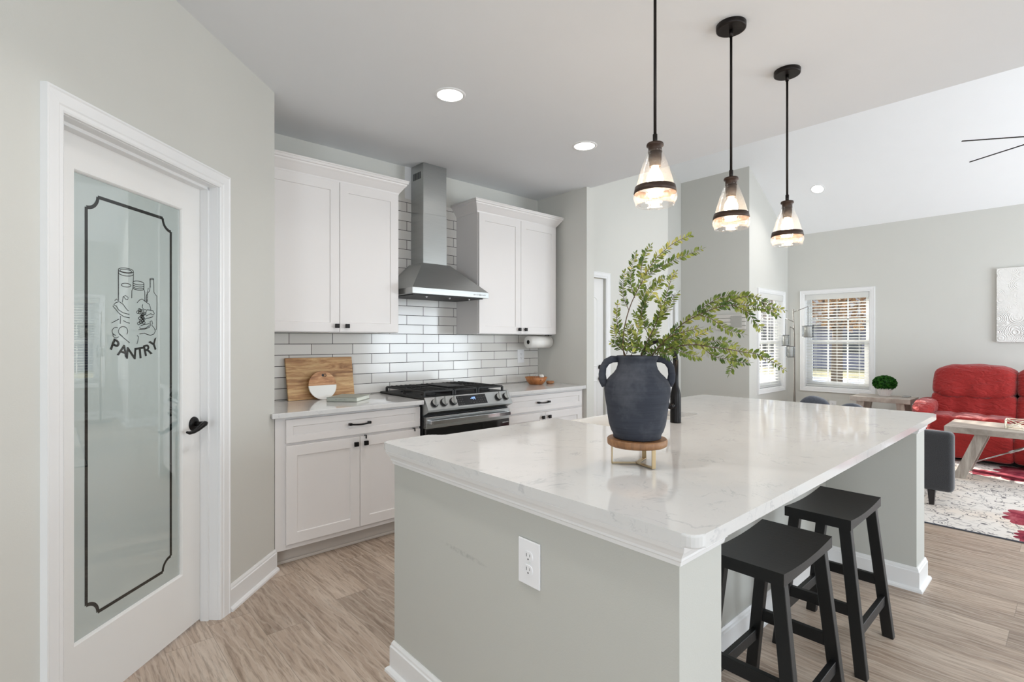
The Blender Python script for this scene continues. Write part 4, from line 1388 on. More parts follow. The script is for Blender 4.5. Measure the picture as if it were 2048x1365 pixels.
if nrm.dot((p3-p2)) > 0: nrm = -nrm
rb2 = random.Random(8)
strokes(mb, [[(-0.045+0.0045*i, 0.011), (-0.044+0.0045*i, 0.011+rb2.uniform(0.004, 0.009))] for i in range(18) if i not in (4, 12)], 0.0012, lambda u, v, w: (mid.x+dirv.x*u+nrm.x*0.0006, mid.y+dirv.y*u+nrm.y*0.0006, CZ+v)); mb.build('spine_lettering', 'dark_slot', bk)
# bowl and its glass pieces, small dish
bw = thing('wooden_bowl', 'turned wooden bowl on the right counter, holding clear glass pieces', 'bowl', (3.42, 3.43, CZ))
BC = (3.405, 3.435, CZ)
mb = MB(); mb.lathe([(0.0, 0.001), (0.058, 0.001), (0.066, 0.004), (0.088, 0.030), (0.106, 0.070), (0.101, 0.070), (0.083, 0.034), (0.058, 0.010), (0.0, 0.008)], 32, BC, True, False, False)
mb.build('bowl_wall', 'bowlwood', bw)
mb = MB(); mb.sphere((BC[0]-0.028, BC[1]-0.091, CZ+0.046), 0.005); mb.build('knot', 'dark_slot', bw)
g1 = MB().lathe([(0.0, 0.0), (0.032, 0.004), (0.044, 0.030), (0.038, 0.058), (0.024, 0.066)], 18, (3.425, 3.44, CZ+0.052)).build('glass_jar', 'jar_glass'); tag(g1, 'upturned clear glass jar in the wooden bowl', 'glass jar')
g2 = MB().sphere((3.455, 3.41, CZ+0.072), 0.022).build('glass_ball', 'lampwhite'); tag(g2, 'small whitish ball at the right rim of the wooden bowl', 'ball')
sd = MB().lathe([(0.0, 0.001), (0.030, 0.001), (0.038, 0.008), (0.038, 0.024), (0.033, 0.026), (0.030, 0.016), (0.0, 0.014)], 24, (3.560, 3.40, CZ), True, False, False).build('wooden_dish', 'acacia_dark'); tag(sd, 'tiny round wooden dish on the counter beside the bowl', 'dish')
# paper towels
pt = thing('paper_towel_roll', 'white paper towel roll hanging under the right upper cabinet', 'paper towel', (3.475, 3.47, 1.25))
mb = MB(); mb.lathe([(0.020, 0.0), (0.057, 0.0), (0.057, 0.279), (0.020, 0.279)], 32, (3.335, 3.47, 1.304), True, False, False, 'X')
b_ = mb.build('paper', 'paper', pt)
mb = MB(); mb.lathe([(0.020, 0.004), (0.020, 0.275)], 24, (3.335, 3.47, 1.304), True, True, True, 'X'); mb.build('core', 'cardboard', pt)
mb = MB(); mb.tube([(3.625, 3.47, 1.304), (3.625, 3.47, 1.350), (3.60, 3.47, 1.3735)], 0.004); mb.tube([(3.609, 3.47, 1.304), (3.63, 3.47, 1.304)], 0.012, 12); mb.box((3.575, 3.455, 1.3665), (3.64, 3.485, 1.3735)); 
ho = thing('paper_towel_holder', 'black holder bracket at the right end of the paper towel roll', 'holder', (3.61, 3.47, 1.30))
mb.build('bracket', 'black_metal', ho)

def outlet(label, mapf, parent=None, plug=False, w=0.087, h=0.130):
    """mapf(u,v,o): u right, v up from centre"""
    r = thing('electrical_outlet', label, 'outlet', mapf(0, 0, 0))
    def b(mb, u0, u1, v0, v1, o0, o1, bev=0):
        return mb.hexa([mapf(u0, v0, o0), mapf(u1, v0, o0), mapf(u1, v0, o1), mapf(u0, v0, o1), mapf(u0, v1, o0), mapf(u1, v1, o0), mapf(u1, v1, o1), mapf(u0, v1, o1)], bev, 2)
    mb = MB(); b(mb, -w/2, w/2, -h/2, h/2, 0.0003, 0.006, 0.0025); mb.build('cover_plate', 'white_plastic', r)
    for s in (1, -1):
        cv = s*0.0195
        mb = MB()
        pts = []
        for i in range(28):
            a = 2*PI*i/28
            u = 0.0172*math.cos(a); v = 0.0172*math.sin(a)
            v = max(-0.0140, min(0.0140, v))
            pts.append((u, v+cv))
        n = 28
        vs = [mapf(u, v, 0.0058) for u, v in pts] + [mapf(u, v, 0.0082) for u, v in pts]
        mb.add(vs, [tuple(range(n, 2*n))] + [(i, (i+1) % n, n+(i+1) % n, n+i) for i in range(n)])
        rc = mb.build('receptacle', 'white_plastic', r)
        mb = MB()
        b(mb, -0.0074, -0.0054, cv-0.001, cv+0.0085, 0.0078, 0.0085); b(mb, 0.0054, 0.0072, cv, cv+0.0078, 0.0078, 0.0085)
        n = 12
        vs = [mapf(0.0026*math.cos(2*PI*i/n), cv-0.0075+0.0026*math.sin(2*PI*i/n), 0.0085) for i in range(n)]
        mb.add(vs, [tuple(range(n))])
        mb.build('slots', 'dark_slot', rc)
    mb = MB(); n = 12
    vs = [mapf(0.0028*math.cos(2*PI*i/n), 0.0028*math.sin(2*PI*i/n), 0.0072) for i in range(n)] + [mapf(0.0028*math.cos(2*PI*i/n), 0.0028*math.sin(2*PI*i/n), 0.0058) for i in range(n)]
    mb.add(vs, [tuple(range(n))] + [(i, (i+1) % n, n+(i+1) % n, n+i) for i in range(n)]); mb.build('screw', 'marble', r)
    if plug:
        mb = MB(); b(mb, -0.015, 0.015, -0.035, -0.008, 0.006, 0.045, 0.003); mb.build('plug', 'black_metal', r)
    return r
outlet('white outlet on the tiles between range and paper towels', lambda u, v, o: (3.436+u, WY-0.008-o, 1.166+v))

# ------------------------------------------------------------------ island
IX0, IX1, IY0, IY1 = 1.02, 3.59, 0.585, 1.83
isl = thing('kitchen_island', 'greige kitchen island base with white trim, under the large quartz top', 'kitchen island', (2.3, 1.2, 0))
mb = MB(); mb.box((IX0, IY0, 0), (IX0+0.195, IY1, 0.884)); mb.build('end_panel', 'island_end', isl)
mb = MB(); mb.box((3.39, IY0-0.01, 0), (IX1, IY1, 0.884)); mb.build('end_panel', 'island', isl)
mb = MB()
mb.box((IX0+0.195, 1.0, 0), (1.935, 1.80, 0.884)); mb.box((2.66, 1.0, 0), (3.39, 1.80, 0.884)); mb.box((1.935, 1.0, 0), (2.66, 1.385, 0.884)); mb.box((1.935, 1.385, 0), (2.66, 1.80, 0.60))
mb.build('body', 'island', isl)
TR = [(0, 0.884), (-0.026, 0.884), (-0.026, 0.878), (-0.022, 0.866), (-0.016, 0.858), (-0.011, 0.848), (-0.011, 0.842), (-0.007, 0.838), (-0.005, 0.828), (0, 0.826)]
mb = MB()
mb.sweep([(IX0+0.30, IY1), (IX0, IY1), (IX0, IY0), (IX0+0.195, IY0), (IX0+0.195, 1.0), (3.39, 1.0), (3.39, IY0-0.01), (IX1, IY0-0.01), (IX1, IY1), (3.2, IY1)], [(a, z) for a, z in TR], wxyz)
mb.build('cove_moulding', 'trim', isl)
mb = MB()
mb.sweep([(IX0+0.195, IY1), (IX0, IY1), (IX0, IY0), (IX0+0.195, IY0), (IX0+0.195, 1.0), (3.39, 1.0), (3.39, IY0-0.01), (IX1, IY0-0.01), (IX1, IY1)], BASE, wxyz)
mb.build('base_moulding', 'trim', isl)
# countertop with cut-out for the sink
pts = [(0.985, 0.525), (3.645, 0.525), (3.645, 1.895), (2.655, 1.895), (2.655, 1.405), (1.955, 1.405), (1.955, 1.825), (1.242, 1.825), (1.225, 1.872), (0.985, 1.872)]
pts = rnd(pts, [0.036, 0.045, 0.03, 0.01, 0.02, 0.02, 0.01, 0.02, 0.02, 0.035])
it = slab(pts, 0.8845, 0.9145, bev=0.005).build('island_countertop', 'quartz')
tag(it, 'large white veined quartz countertop of the island', 'countertop')
snk = thing('apron_sink', 'white apron-front sink set into the island, behind the vase', 'sink', (2.30, 1.62, 0.62))
mb = MB()
sx0, sx1, sy0, sy1, sz0, sz1, th = 1.945, 2.652, 1.39, 1.862, 0.62, 0.884, 0.022
mb.box((sx0, sy0, sz0), (sx1, sy1, sz0+th)); mb.box((sx0, sy0, sz0+th), (sx0+th, sy1, sz1)); mb.box((sx1-th, sy0, sz0+th), (sx1, sy1, sz1))
mb.box((sx0+th, sy0, sz0+th), (sx1-th, sy0+th, sz1-0.002)); mb.box((sx0+th, sy1-th, sz0+th), (sx1-th, sy1, sz1))
mb.build('basin', 'sink', snk)
mb = MB(); mb.cyl(0.045, 0, 0.003, (2.3, 1.62, sz0+th), 24); mb.build('drain', 'chrome', snk)
fc = thing('faucet', 'black pull-down kitchen faucet standing behind the vase', 'faucet', (2.292, 1.335, 0.9145))
F = (2.292, 1.335)
mb = MB()
mb.lathe([(0.026, 0.001), (0.0262, 0.004), (0.026, 0.10), (0.0262, 0.125), (0.024, 0.145), (0.019, 0.165), (0.0148, 0.182), (0.0138, 0.21), (0.0138, 0.31)], 28, (F[0], F[1], 0.9145))
mb.build('body', 'black_metal', fc)
mb = MB()
ap = []
for i in range(13):
    a = PI*i/12
    ap.append((F[0], F[1]+0.095-0.095*math.cos(a), 1.222+0.095*math.sin(a)))
mb.tube([(F[0], F[1], 1.20)] + ap + [(F[0], F[1]+0.19, 1.16)], 0.0130, 14); mb.tube([(F[0], F[1]+0.19, 1.18), (F[0], F[1]+0.19, 1.06)], [0.016, 0.018], 14)
mb.build('spout', 'black_metal', fc)
mb = MB()
hv = Vector((-0.67, 0.742, 0)).normalized()*1.0
hv = Vector((-0.9, -0.1, 0)).normalized()
b0 = Vector((F[0], F[1], 1.000))
mb.tube([b0+hv*0.020, b0+hv*0.048], 0.0125, 14); mb.tube([b0+hv*0.052, b0+hv*0.062], 0.0145, 14)
mb.tube([b0+hv*0.058, b0+hv*0.075+Vector((0, 0, 0.004)), b0+hv*0.10+Vector((0, 0, 0.045))], [0.008, 0.007, 0.005], 10)
mb.build('lever', 'black_metal', fc)
outlet('white outlet on the near end of the island', lambda u, v, o: (IX0-o, 1.053-u, 0.6835+v))
# scuff marks on the island end are part of its paint (see material)

# ------------------------------------------------------------------ stand, vase
VC = Vector((1.432, 0.974))
st = thing('pedestal_stand', 'round wooden riser with three gold legs under the blue-grey vase', 'stand', (VC.x, VC.y, 0.9145))
mb = MB(); mb.lathe([(0.090, 0.0), (0.0955, 0.004), (0.0965, 0.010), (0.0965, 0.021), (0.094, 0.024)], 48, (VC.x, VC.y, 0.976)); mb.build('disc', 'discwood', st)
for (fx, fy) in ((1.367, 1.036), (1.407, 0.894), (1.513, 0.999)):
    d = (Vector((fx, fy))-VC).normalized(); R = 0.082
    a = VC+d*R
    mb = MB()
    mb.bar((a.x, a.y, 0.9155), (a.x, a.y, 0.976), 0.014, 0.003, (d.x, d.y, 0)); 
    mb.bar((VC.x, VC.y, 0.918), (a.x+d.x*0.0012, a.y+d.y*0.0012, 0.918), 0.014, 0.003)
    l = mb.build('leg', 'brass', st)
VZ = 1.0003
vs_ = thing('vase', 'charcoal blue two-handled terracotta vase on the wooden stand', 'vase', (VC.x, VC.y, VZ))
def V_(r, z): return (r, z)
sc = 1.682/1024      # metres per photograph pixel at the vase
prof = [(0.0, 0.0), (0.070, 0.0), (0.0765, 0.003), (0.0775, 0.014), (0.0835, 0.024), (0.0905, 0.045), (0.0955, 0.075), (0.0990, 0.105), (0.1045, 0.140), (0.1062, 0.160), (0.1050, 0.174), (0.0990, 0.188), (0.088, 0.201), (0.0755, 0.213), (0.067, 0.225), (0.0625, 0.239), (0.0620, 0.251), (0.0655, 0.257), (0.0675, 0.263), (0.0675, 0.268), (0.064, 0.270), (0.058, 0.268), (0.055, 0.245), (0.066, 0.215), (0.085, 0.19), (0.09, 0.16), (0.085, 0.08), (0.065, 0.03), (0.0, 0.028)]
mb = MB(); mb.lathe(prof, 64, (VC.x, VC.y, VZ), True, False, False); mb.build('body', 'vase', vs_)
a = math.radians(47.94-90)
rt = Vector((math.cos(a), math.sin(a)))      # handles lie across the view
for s in (-1, 1):
    pts = [(0.058, 0.258), (0.082, 0.258), (0.100, 0.249), (0.1115, 0.231), (0.1145, 0.208), (0.112, 0.188), (0.105, 0.170)]
    mb = MB(); mb.tube([(VC.x+rt.x*s*r, VC.y+rt.y*s*r, VZ+z) for r, z in pts], [0.0085, 0.0095, 0.0095, 0.009, 0.0095, 0.0105, 0.009], 14, flat=1.25)
    mb.build('handle', 'vase', vs_)

# ------------------------------------------------------------------ greenery stems in the vase
def px_(q):     # enlarged detail -> photograph
    return (1060+q[0]/2.481, 330+q[1]/2.481)
def curve3(pts, dep, n=40):
    P = [at_d(*px_(q), d) for q, d in zip(pts, dep)]
    out = []
    m = len(P)
    for i in range(m-1):
        p0 = P[max(i-1, 0)]; p1 = P[i]; p2 = P[i+1]; p3 = P[min(i+2, m-1)]
        k = max(3, int(n*(p2-p1).length/0.35))
        for j in range(k):
            t = j/k
            out.append(0.5*((2*p1) + (-p0+p2)*t + (2*p0-5*p1+4*p2-p3)*t*t + (-p0+3*p1-3*p2+p3)*t**3))
    out.append(P[-1])
    return out
def leaf(mb, base, d, up, L, W):
    s = d.cross(up)
    if s.length < 1e-5: s = Vector((1, 0, 0))
    s.normalize(); u = s.cross(d).normalized()
    p = [base, base+d*L*0.30+s*W*0.42+u*L*0.03, base+d*L*0.68+s*W*0.48+u*L*0.02, base+d*L, base+d*L*0.68-s*W*0.48+u*L*0.02, base+d*L*0.30-s*W*0.42+u*L*0.03, base+d*L*0.5+u*L*(-0.02)]
    mb.add(p, [(0, 1, 6), (1, 2, 6), (2, 3, 6), (3, 4, 6), (4, 5, 6), (5, 0, 6)], False)
def stem(label, branches, tipmat=False, seed=1):
    rnd_ = random.Random(seed)
    first = curve3(*branches[0][:2])
    r = thing('greenery_stem', label, 'greenery', tuple(first[0]))
    tw = MB(); lv = MB(); lt = MB()
    for bi, br in enumerate(branches):
        pts, dep, start, end_yellow = br
        P = curve3(pts, dep)
        n = len(P)
        r0 = 0.0022 if bi == 0 else 0.0013
        tw.tube([p for p in P], [r0*(1-0.65*i/(n-1)) for i in range(n)], 6)
        # leaves
        L = 0.0
        step = 0.0070
        tot = sum((P[i+1]-P[i]).length for i in range(n-1))
        acc = 0.0; nxt = tot*start
        side = 0
        for i in range(n-1):
            seg = (P[i+1]-P[i]); sl = seg.length
            while nxt <= acc+sl:
                t = (nxt-acc)/sl
                b = P[i]+seg*t
                d = seg.normalized()
                frac = nxt/tot
                ax = d.cross(Vector((0.67, 0.742, 0))).normalized()       # in the plane facing the room
                ay = d.cross(ax).normalized()
                for sgn in (1, -1):
                    ph = rnd_.gauss(0, 0.38)
                    out = (ax*math.cos(ph)+ay*math.sin(ph))*sgn
                    dd = (d*rnd_.uniform(0.45, 0.95)+out*rnd_.uniform(0.7, 1.1)).normalized()
                    size = rnd_.uniform(0.0165, 0.0235)*(1-0.35*max(0, frac-0.75)/0.25)
                    tgt = lt if (rnd_.random() < end_yellow*frac*frac) else lv
                    leaf(tgt, b, dd, Vector((rnd_.uniform(-1, 1), rnd_.uniform(-1, 1), rnd_.uniform(0.0, 1.2))).normalized(), size, size*0.44)
                nxt += step*rnd_.uniform(0.8, 1.25)
            acc += sl
        leaf(lv, P[-1], (P[-1]-P[-2]).normalized(), Vector((0, 0, 1)), 0.016, 0.007)
    tw.build('twig', 'twig', r)
    lv.build('leaves', 'leaf', r)
    if lt.v:
        o = lt.build('leaves', 'leaf_tip', r); o['label'] = 'yellow-green leaves near the tips'
    return r
D = 1.68
stem('tallest green stem rising from the vase and bending right at the top', [
    ([(470, 960), (462, 900), (470, 800), (500, 695), (545, 600), (600, 500), (650, 440), (720, 385), (800, 348)], [D, D, D, D-.02, D-.04, D-.05, D-.05, D-.04, D-.02], 0.42, 0.9),
    ([(545, 600), (610, 530), (690, 485), (770, 450), (850, 418)], [D-.04, D-.05, D-.07, D-.09, D-.11], 0.1, 0.5),
    ([(520, 660), (500, 590), (505, 510), (525, 440)], [D-.02, D+.01, D+.04, D+.06], 0.1, 0.3),
    ([(550, 590), (552, 520), (570, 450), (600, 400)], [D-.03, D, D+.03, D+.05], 0.15, 0.8),
    ([(490, 720), (465, 660), (462, 600), (470, 535)], [D, D+.03, D+.05, D+.06], 0.1, 0.2)], seed=1)
stem('short upright green stem at the far left of the vase', [
    ([(480, 960), (458, 905), (445, 840), (430, 760), (434, 690)], [D+.01, D+.02, D+.04, D+.06, D+.07], 0.12, 0.3),
    ([(460, 920), (430, 895), (402, 880)], [D+.01, D, D-.02], 0.1, 0.6),
    ([(458, 900), (425, 850), (412, 800)], [D+.02, D+.02, D+.02], 0.1, 0.3),
    ([(480, 940), (487, 870), (480, 810)], [D+.01, D-.01, D-.02], 0.1, 0.3),
    ([(500, 950), (520, 890), (505, 830), (495, 790)], [D, D-.03, D-.04, D-.05], 0.1, 0.3)], seed=2)
stem('leafy middle stem with a yellow tip, right of the tallest one', [
    ([(550, 960), (570, 900), (610, 820), (650, 730), (680, 640), (700, 570), (722, 535)], [D, D-.02, D-.04, D-.05, D-.06, D-.06, D-.05], 0.1, 0.8),
    ([(590, 850), (560, 780), (555, 720), (600, 640), (660, 575), (720, 545)], [D-.03, D, D+.02, D+.02, D, D], 0.1, 0.5),
    ([(600, 830), (560, 740), (560, 660), (600, 600), (660, 560)], [D-.03, D+.03, D+.05, D+.05, D+.04], 0.1, 0.4),
    ([(640, 780), (680, 720), (705, 670), (730, 640)], [D-.04, D-.06, D-.07, D-.08], 0.1, 0.3),
    ([(620, 800), (640, 740), (650, 690), (625, 660)], [D-.04, D-.08, D-.09, D-.1], 0.1, 0.9),
    ([(560, 930), (530, 870), (540, 800), (520, 740)], [D-.01, D-.05, D-.07, D-.08], 0.1, 0.2)], seed=3)
stem('long green stem arching up and over to the right', [
    ([(630, 960), (640, 910), (690, 850), (770, 780), (860, 735), (940, 705), (1020, 695), (1100, 700), (1180, 720), (1230, 750)], [D, D-.01, D-.03, D-.06, D-.09, D-.11, D-.12, D-.12, D-.11, D-.10], 0.10, 0.4),
    ([(780, 770), (850, 715), (910, 675), (975, 650), (1050, 652), (1120, 668), (1190, 700), (1262, 722)], [D-.06, D-.05, D-.04, D-.04, D-.03, D-.01, D+.01, D+.03], 0.08, 0.3),
    ([(1000, 695), (1070, 725), (1110, 770), (1150, 825)], [D-.12, D-.15, D-.17, D-.18], 0.1, 0.2),
    ([(840, 745), (900, 765), (950, 800), (1000, 825), (1060, 840)], [D-.08, D-.12, D-.15, D-.17, D-.18], 0.08, 0.5),
    ([(940, 690), (1020, 665), (1090, 650), (1130, 655)], [D-.11, D-.13, D-.14, D-.15], 0.1, 0.4)], seed=4)
stem('long green stem reaching out low to the right of the vase', [
    ([(640, 960), (670, 920), (740, 900), (820, 893), (900, 905), (980, 915), (1060, 930), (1130, 940), (1200, 975), (1258, 1015)], [D, D-.02, D-.05, D-.08, D-.10, D-.11, D-.11, D-.11, D-.10, D-.10], 0.06, 0.4),
    ([(800, 895), (870, 880), (940, 873), (990, 885), (1030, 905)], [D-.08, D-.06, D-.04, D-.03, D-.03], 0.08, 0.3),
    ([(850, 900), (910, 950), (980, 965), (1040, 980), (1085, 982)], [D-.09, D-.12, D-.14, D-.16, D-.17], 0.08, 0.3),
    ([(985, 915), (1000, 955), (1008, 990), (990, 1035)], [D-.11, D-.12, D-.13, D-.13], 0.08, 0.3),
    ([(700, 905), (760, 930), (800, 945), (850, 955)], [D-.04, D-.07, D-.09, D-.1], 0.05, 0.3)], seed=5)
stem('short bushy green stem low in the middle of the vase mouth', [
    ([(600, 960), (640, 900), (700, 850), (760, 830), (840, 810)], [D-.02, D-.06, D-.10, D-.12, D-.14], 0.08, 0.8),
    ([(640, 900), (720, 870), (800, 860), (890, 820)], [D-.06, D-.10, D-.13, D-.16], 0.08, 0.8),
    ([(610, 950), (560, 915), (510, 905), (460, 900)], [D-.02, D-.05, D-.06, D-.06], 0.08, 0.2),
    ([(620, 940), (650, 930), (690, 950), (715, 962)], [D-.02, D-.06, D-.09, D-.10], 0.08, 0.1),
    ([(610, 950), (590, 890), (620, 850), (640, 800)], [D-.01, D-.01, D-.0, D], 0.08, 0.3),
    ([(640, 930), (700, 910), (750, 860), (790, 820)], [D-.02, D+.01, D+.02, D+.02], 0.08, 0.7)], seed=6)

# ------------------------------------------------------------------ bar stools
def make_stool(label, cx, cy, legs_w=0.035):
    r = thing('bar_stool', label, 'stool', (cx, cy, 0), group='saddle stools under the island overhang', world=False)
    L, W, Hs = 0.452, 0.245, 0.61
    b = bmesh.new()
    nx, ny = 16, 6
    tv = [[None]*(ny+1) for _ in range(nx+1)]; bv = [[None]*(ny+1) for _ in range(nx+1)]
    for i in range(nx+1):
        for j in range(ny+1):
            x = -L/2+L*i/nx; y = -W/2+W*j/ny
            u = 2*x/L
            z = Hs-0.012*(1-u*u)
            tv[i][j] = b.verts.new((x, y, z)); bv[i][j] = b.verts.new((x, y, Hs-0.040))
    for i in range(nx):
        for j in range(ny):
            b.faces.new((tv[i][j], tv[i+1][j], tv[i+1][j+1], tv[i][j+1])); b.faces.new((bv[i][j], bv[i][j+1], bv[i+1][j+1], bv[i+1][j]))
    for i in range(nx):
        b.faces.new((tv[i][0], bv[i][0], bv[i+1][0], tv[i+1][0])); b.faces.new((tv[i][ny], tv[i+1][ny], bv[i+1][ny], bv[i][ny]))
    for j in range(ny):
        b.faces.new((tv[0][j], tv[0][j+1], bv[0][j+1], bv[0][j])); b.faces.new((tv[nx][j], bv[nx][j], bv[nx][j+1], tv[nx][j+1]))
    ed = [e for e in b.edges if len(e.link_faces) == 2 and e.calc_face_angle(0) > 0.8]
    bmesh.ops.bevel(b, geom=ed, offset=0.005, segments=2, affect='EDGES', profile=0.5)
    MB().bm(b).build('seat', 'black_wood', r)
    def legp(sx, sy, z):
        t = z/(Hs-0.04)
        return (sx*(0.208*(1-t)+0.185*t), sy*(0.155*(1-t)+0.093*t), z)
    for sx in (-1, 1):
        for sy in (-1, 1):
            mb = MB()
            a = legp(sx, sy, 0); c = legp(sx, sy, Hs-0.0405)
            hx, hy = 0.0165, 0.021
            mb.hexa([(a[0]-hx, a[1]-hy, 0), (a[0]+hx, a[1]-hy, 0), (a[0]+hx, a[1]+hy, 0), (a[0]-hx, a[1]+hy, 0), (c[0]-hx, c[1]-hy, c[2]), (c[0]+hx, c[1]-hy, c[2]), (c[0]+hx, c[1]+hy, c[2]), (c[0]-hx, c[1]+hy, c[2])], 0.002)
            mb.build('leg', 'black_wood', r)
    for sx in (-1, 1):       # short end rails, higher
        z = 0.245
        mb = MB(); a = legp(sx, -1, z); c = legp(sx, 1, z); mb.box((a[0]-0.010, a[1]+0.019, z-0.022), (a[0]+0.010, c[1]-0.019, z+0.022), 0.0015); mb.build('stretcher', 'black_wood', r)
        
    for sy in (-1, 1):       # long rails, lower
        z = 0.165
        mb = MB(); a = legp(-1, sy, z); c = legp(1, sy, z); mb.box((a[0]+0.016, a[1]-0.010, z-0.021), (c[0]-0.016, a[1]+0.010, z+0.021), 0.0015); mb.build('stretcher', 'black_wood', r)
    return r
s1 = make_stool('nearer black saddle-seat stool, partly hidden by the island end', 1.876, 0.722)
s2 = dup(s1, (2.563, 0.724, 0), 'farther black saddle-seat stool, beside the far island panel')

# ------------------------------------------------------------------ ceiling lights
def can_light(loc, label, normal=(0, 0, -1), power=CAN_POWER):
    if loc[1] > 2.3 and loc[0] < 3: power *= 0.5
    r = thing('recessed_light', label, 'recessed light', loc, world=False, group='recessed ceiling lights')
    q = Vector((0, 0, -1)).rotation_difference(Vector(normal)).to_matrix().to_4x4()
    mb = MB(); mb.lathe([(0.072, -0.001), (0.074, -0.004), (0.088, -0.004), (0.091, 0.0)], 40, (0, 0, 0), True, False, False); mb.xf(q)
    mb.build('trim_ring', 'trim', r).matrix_parent_inverse = Matrix()
    mb = MB(); mb.cyl(0.0725, -0.0025, -0.0005, (0, 0, 0), 40); mb.xf(q); mb.build('lens', 'lens', r)
    a = area_light('can_lamp', tuple(Vector(normal)*0.008), normal, 0.13, 0.13, power, CAN_COL, 125, 'DISK', r)
    return r
for (x, y, lab) in ((1.717, 2.438, 'recessed ceiling light above the left part of the range wall, nearest the camera'), (2.896, 2.419, 'recessed ceiling light in front of the right upper cabinet'),
                    (0.55, 1.25, None), (0.3, -1.2, None), (-1.6, -1.5, None), (2.4, -1.3, None)):  # entries without a label are unseen cans added to brighten the kitchen
    can_light((x, y, CE-0.0005), lab or 'added recessed ceiling light beyond the frame, brightening the room')
vn = Vector((-SL, 0, -1)).normalized()
for (x, y, lab) in ((7.99, 2.46, 'recessed light on the sloped bright ceiling, right of the pendants'), (7.99, -0.9, None), (4.9, 2.3, None), (4.9, -0.9, None)):  # the None ones are added out of view to light the living room
    zz = vz(x) if x > RX else vz(RX)-(RX-x)*SL
    nn = vn if x > RX else Vector((SL, 0, -1)).normalized()
    can_light((x, y, zz-0.001), lab or 'added recessed ceiling light beyond the frame, brightening the room', tuple(nn), CAN_POWER*1.1)

# ------------------------------------------------------------------ pendants
def make_pendant(x, y, label):
    r = thing('pendant_light', label, 'pendant light', (x, y, 1.82), world=False, group='glass pendants over the island')
    z0 = -1.82
    mb = MB(); mb.lathe([(0.058, 2.716), (0.0625, 2.718), (0.0635, 2.724), (0.0635, CE-0.001)], 40, (0, 0, z0)); mb.build('canopy', 'bronze', r)
    mb = MB(); mb.cyl(0.0055, 2.06, 2.716, (0, 0, z0), 12); mb.cyl(0.0085, 2.685, 2.716, (0, 0, z0), 12); mb.cyl(0.0085, 2.05, 2.085, (0, 0, z0), 12); mb.build('rod', 'bronze', r)
    mb = MB(); mb.lathe([(0.010, 2.053), (0.029, 2.051), (0.031, 2.047), (0.031, 2.041), (0.0245, 2.038), (0.0245, 2.020), (0.0255, 2.018)], 32, (0, 0, z0)); mb.build('cap', 'bronze_lit', r)
    mb = MB(); mb.lathe([(0.0235, 2.018), (0.0235, 1.985), (0.021, 1.980), (0.021, 1.965)], 24, (0, 0, z0)); mb.build('socket', 'bronze_lit', r)
    mb = MB(); gp = [(0.0265, 2.024), (0.031, 2.012), (0.041, 1.985), (0.0515, 1.955), (0.0610, 1.922), (0.0680, 1.893), (0.0725, 1.870), (0.0765, 1.862), (0.0790, 1.852), (0.0775, 1.842), (0.0725, 1.832), (0.0700, 1.821), (0.0675, 1.8205), (0.0700, 1.833), (0.0748, 1.844)]
    mb.lathe(gp, 48, (0, 0, z0), True, False, False); sh = mb.build('glass_shade', 'shade_glass', r)
    mb = MB(); mb.lathe([(0.0700, 1.890), (0.0728, 1.8905), (0.0775, 1.867), (0.0745, 1.8655)], 48, (0, 0, z0), True, False, False); mb.build('metal_band', 'bronze_lit', sh)
    mb = MB(); mb.lathe([(0.012, 1.968), (0.014, 1.955), (0.026, 1.935), (0.030, 1.918), (0.026, 1.902), (0.014, 1.893), (0.0, 1.890)], 24, (0, 0, z0), True, True, False); mb.build('bulb', 'bulb', r)
    d = bpy.data.lights.new('pendant_lamp', 'POINT'); d.energy = PENDANT_POWER; d.color = (1.0, 0.72, 0.48); d.shadow_soft_size = 0.032
    o = bpy.data.objects.new('pendant_lamp', d); C.objects.link(o); o.parent = r; o.location = (0, 0, 1.868-1.82)
    return r
p1_ = make_pendant(1.667, 1.055, 'nearest glass pendant, its ceiling canopy above the frame')
p2_ = make_pendant(2.273, 1.049, 'middle glass pendant of the three over the island')
p3_ = make_pendant(2.879, 1.030, 'farthest glass pendant, over the far end of the island')

# ------------------------------------------------------------------ living room
mb = MB(); mb.box((4.70, -1.6, 0.0005), (7.95, 2.55, 0.010), 0.003, 1); rug = mb.build('rug', 'rug', org=(0, 0, 0))
tag(rug, 'cream floral rug with dark line flowers and maroon blooms under the coffee table', 'rug')
mb = MB(); mb.box((4.694, -1.606, 0.0004), (7.956, -1.6, 0.009)); mb.box((4.694, -1.6, 0.0004), (4.70, 2.556, 0.009)); mb.box((4.70, 2.55, 0.0004), (7.956, 2.556, 0.009)); mb.box((7.95, -1.6, 0.0004), (7.956, 2.55, 0.009)); mb.build('rug_binding', 'pillow', rug)

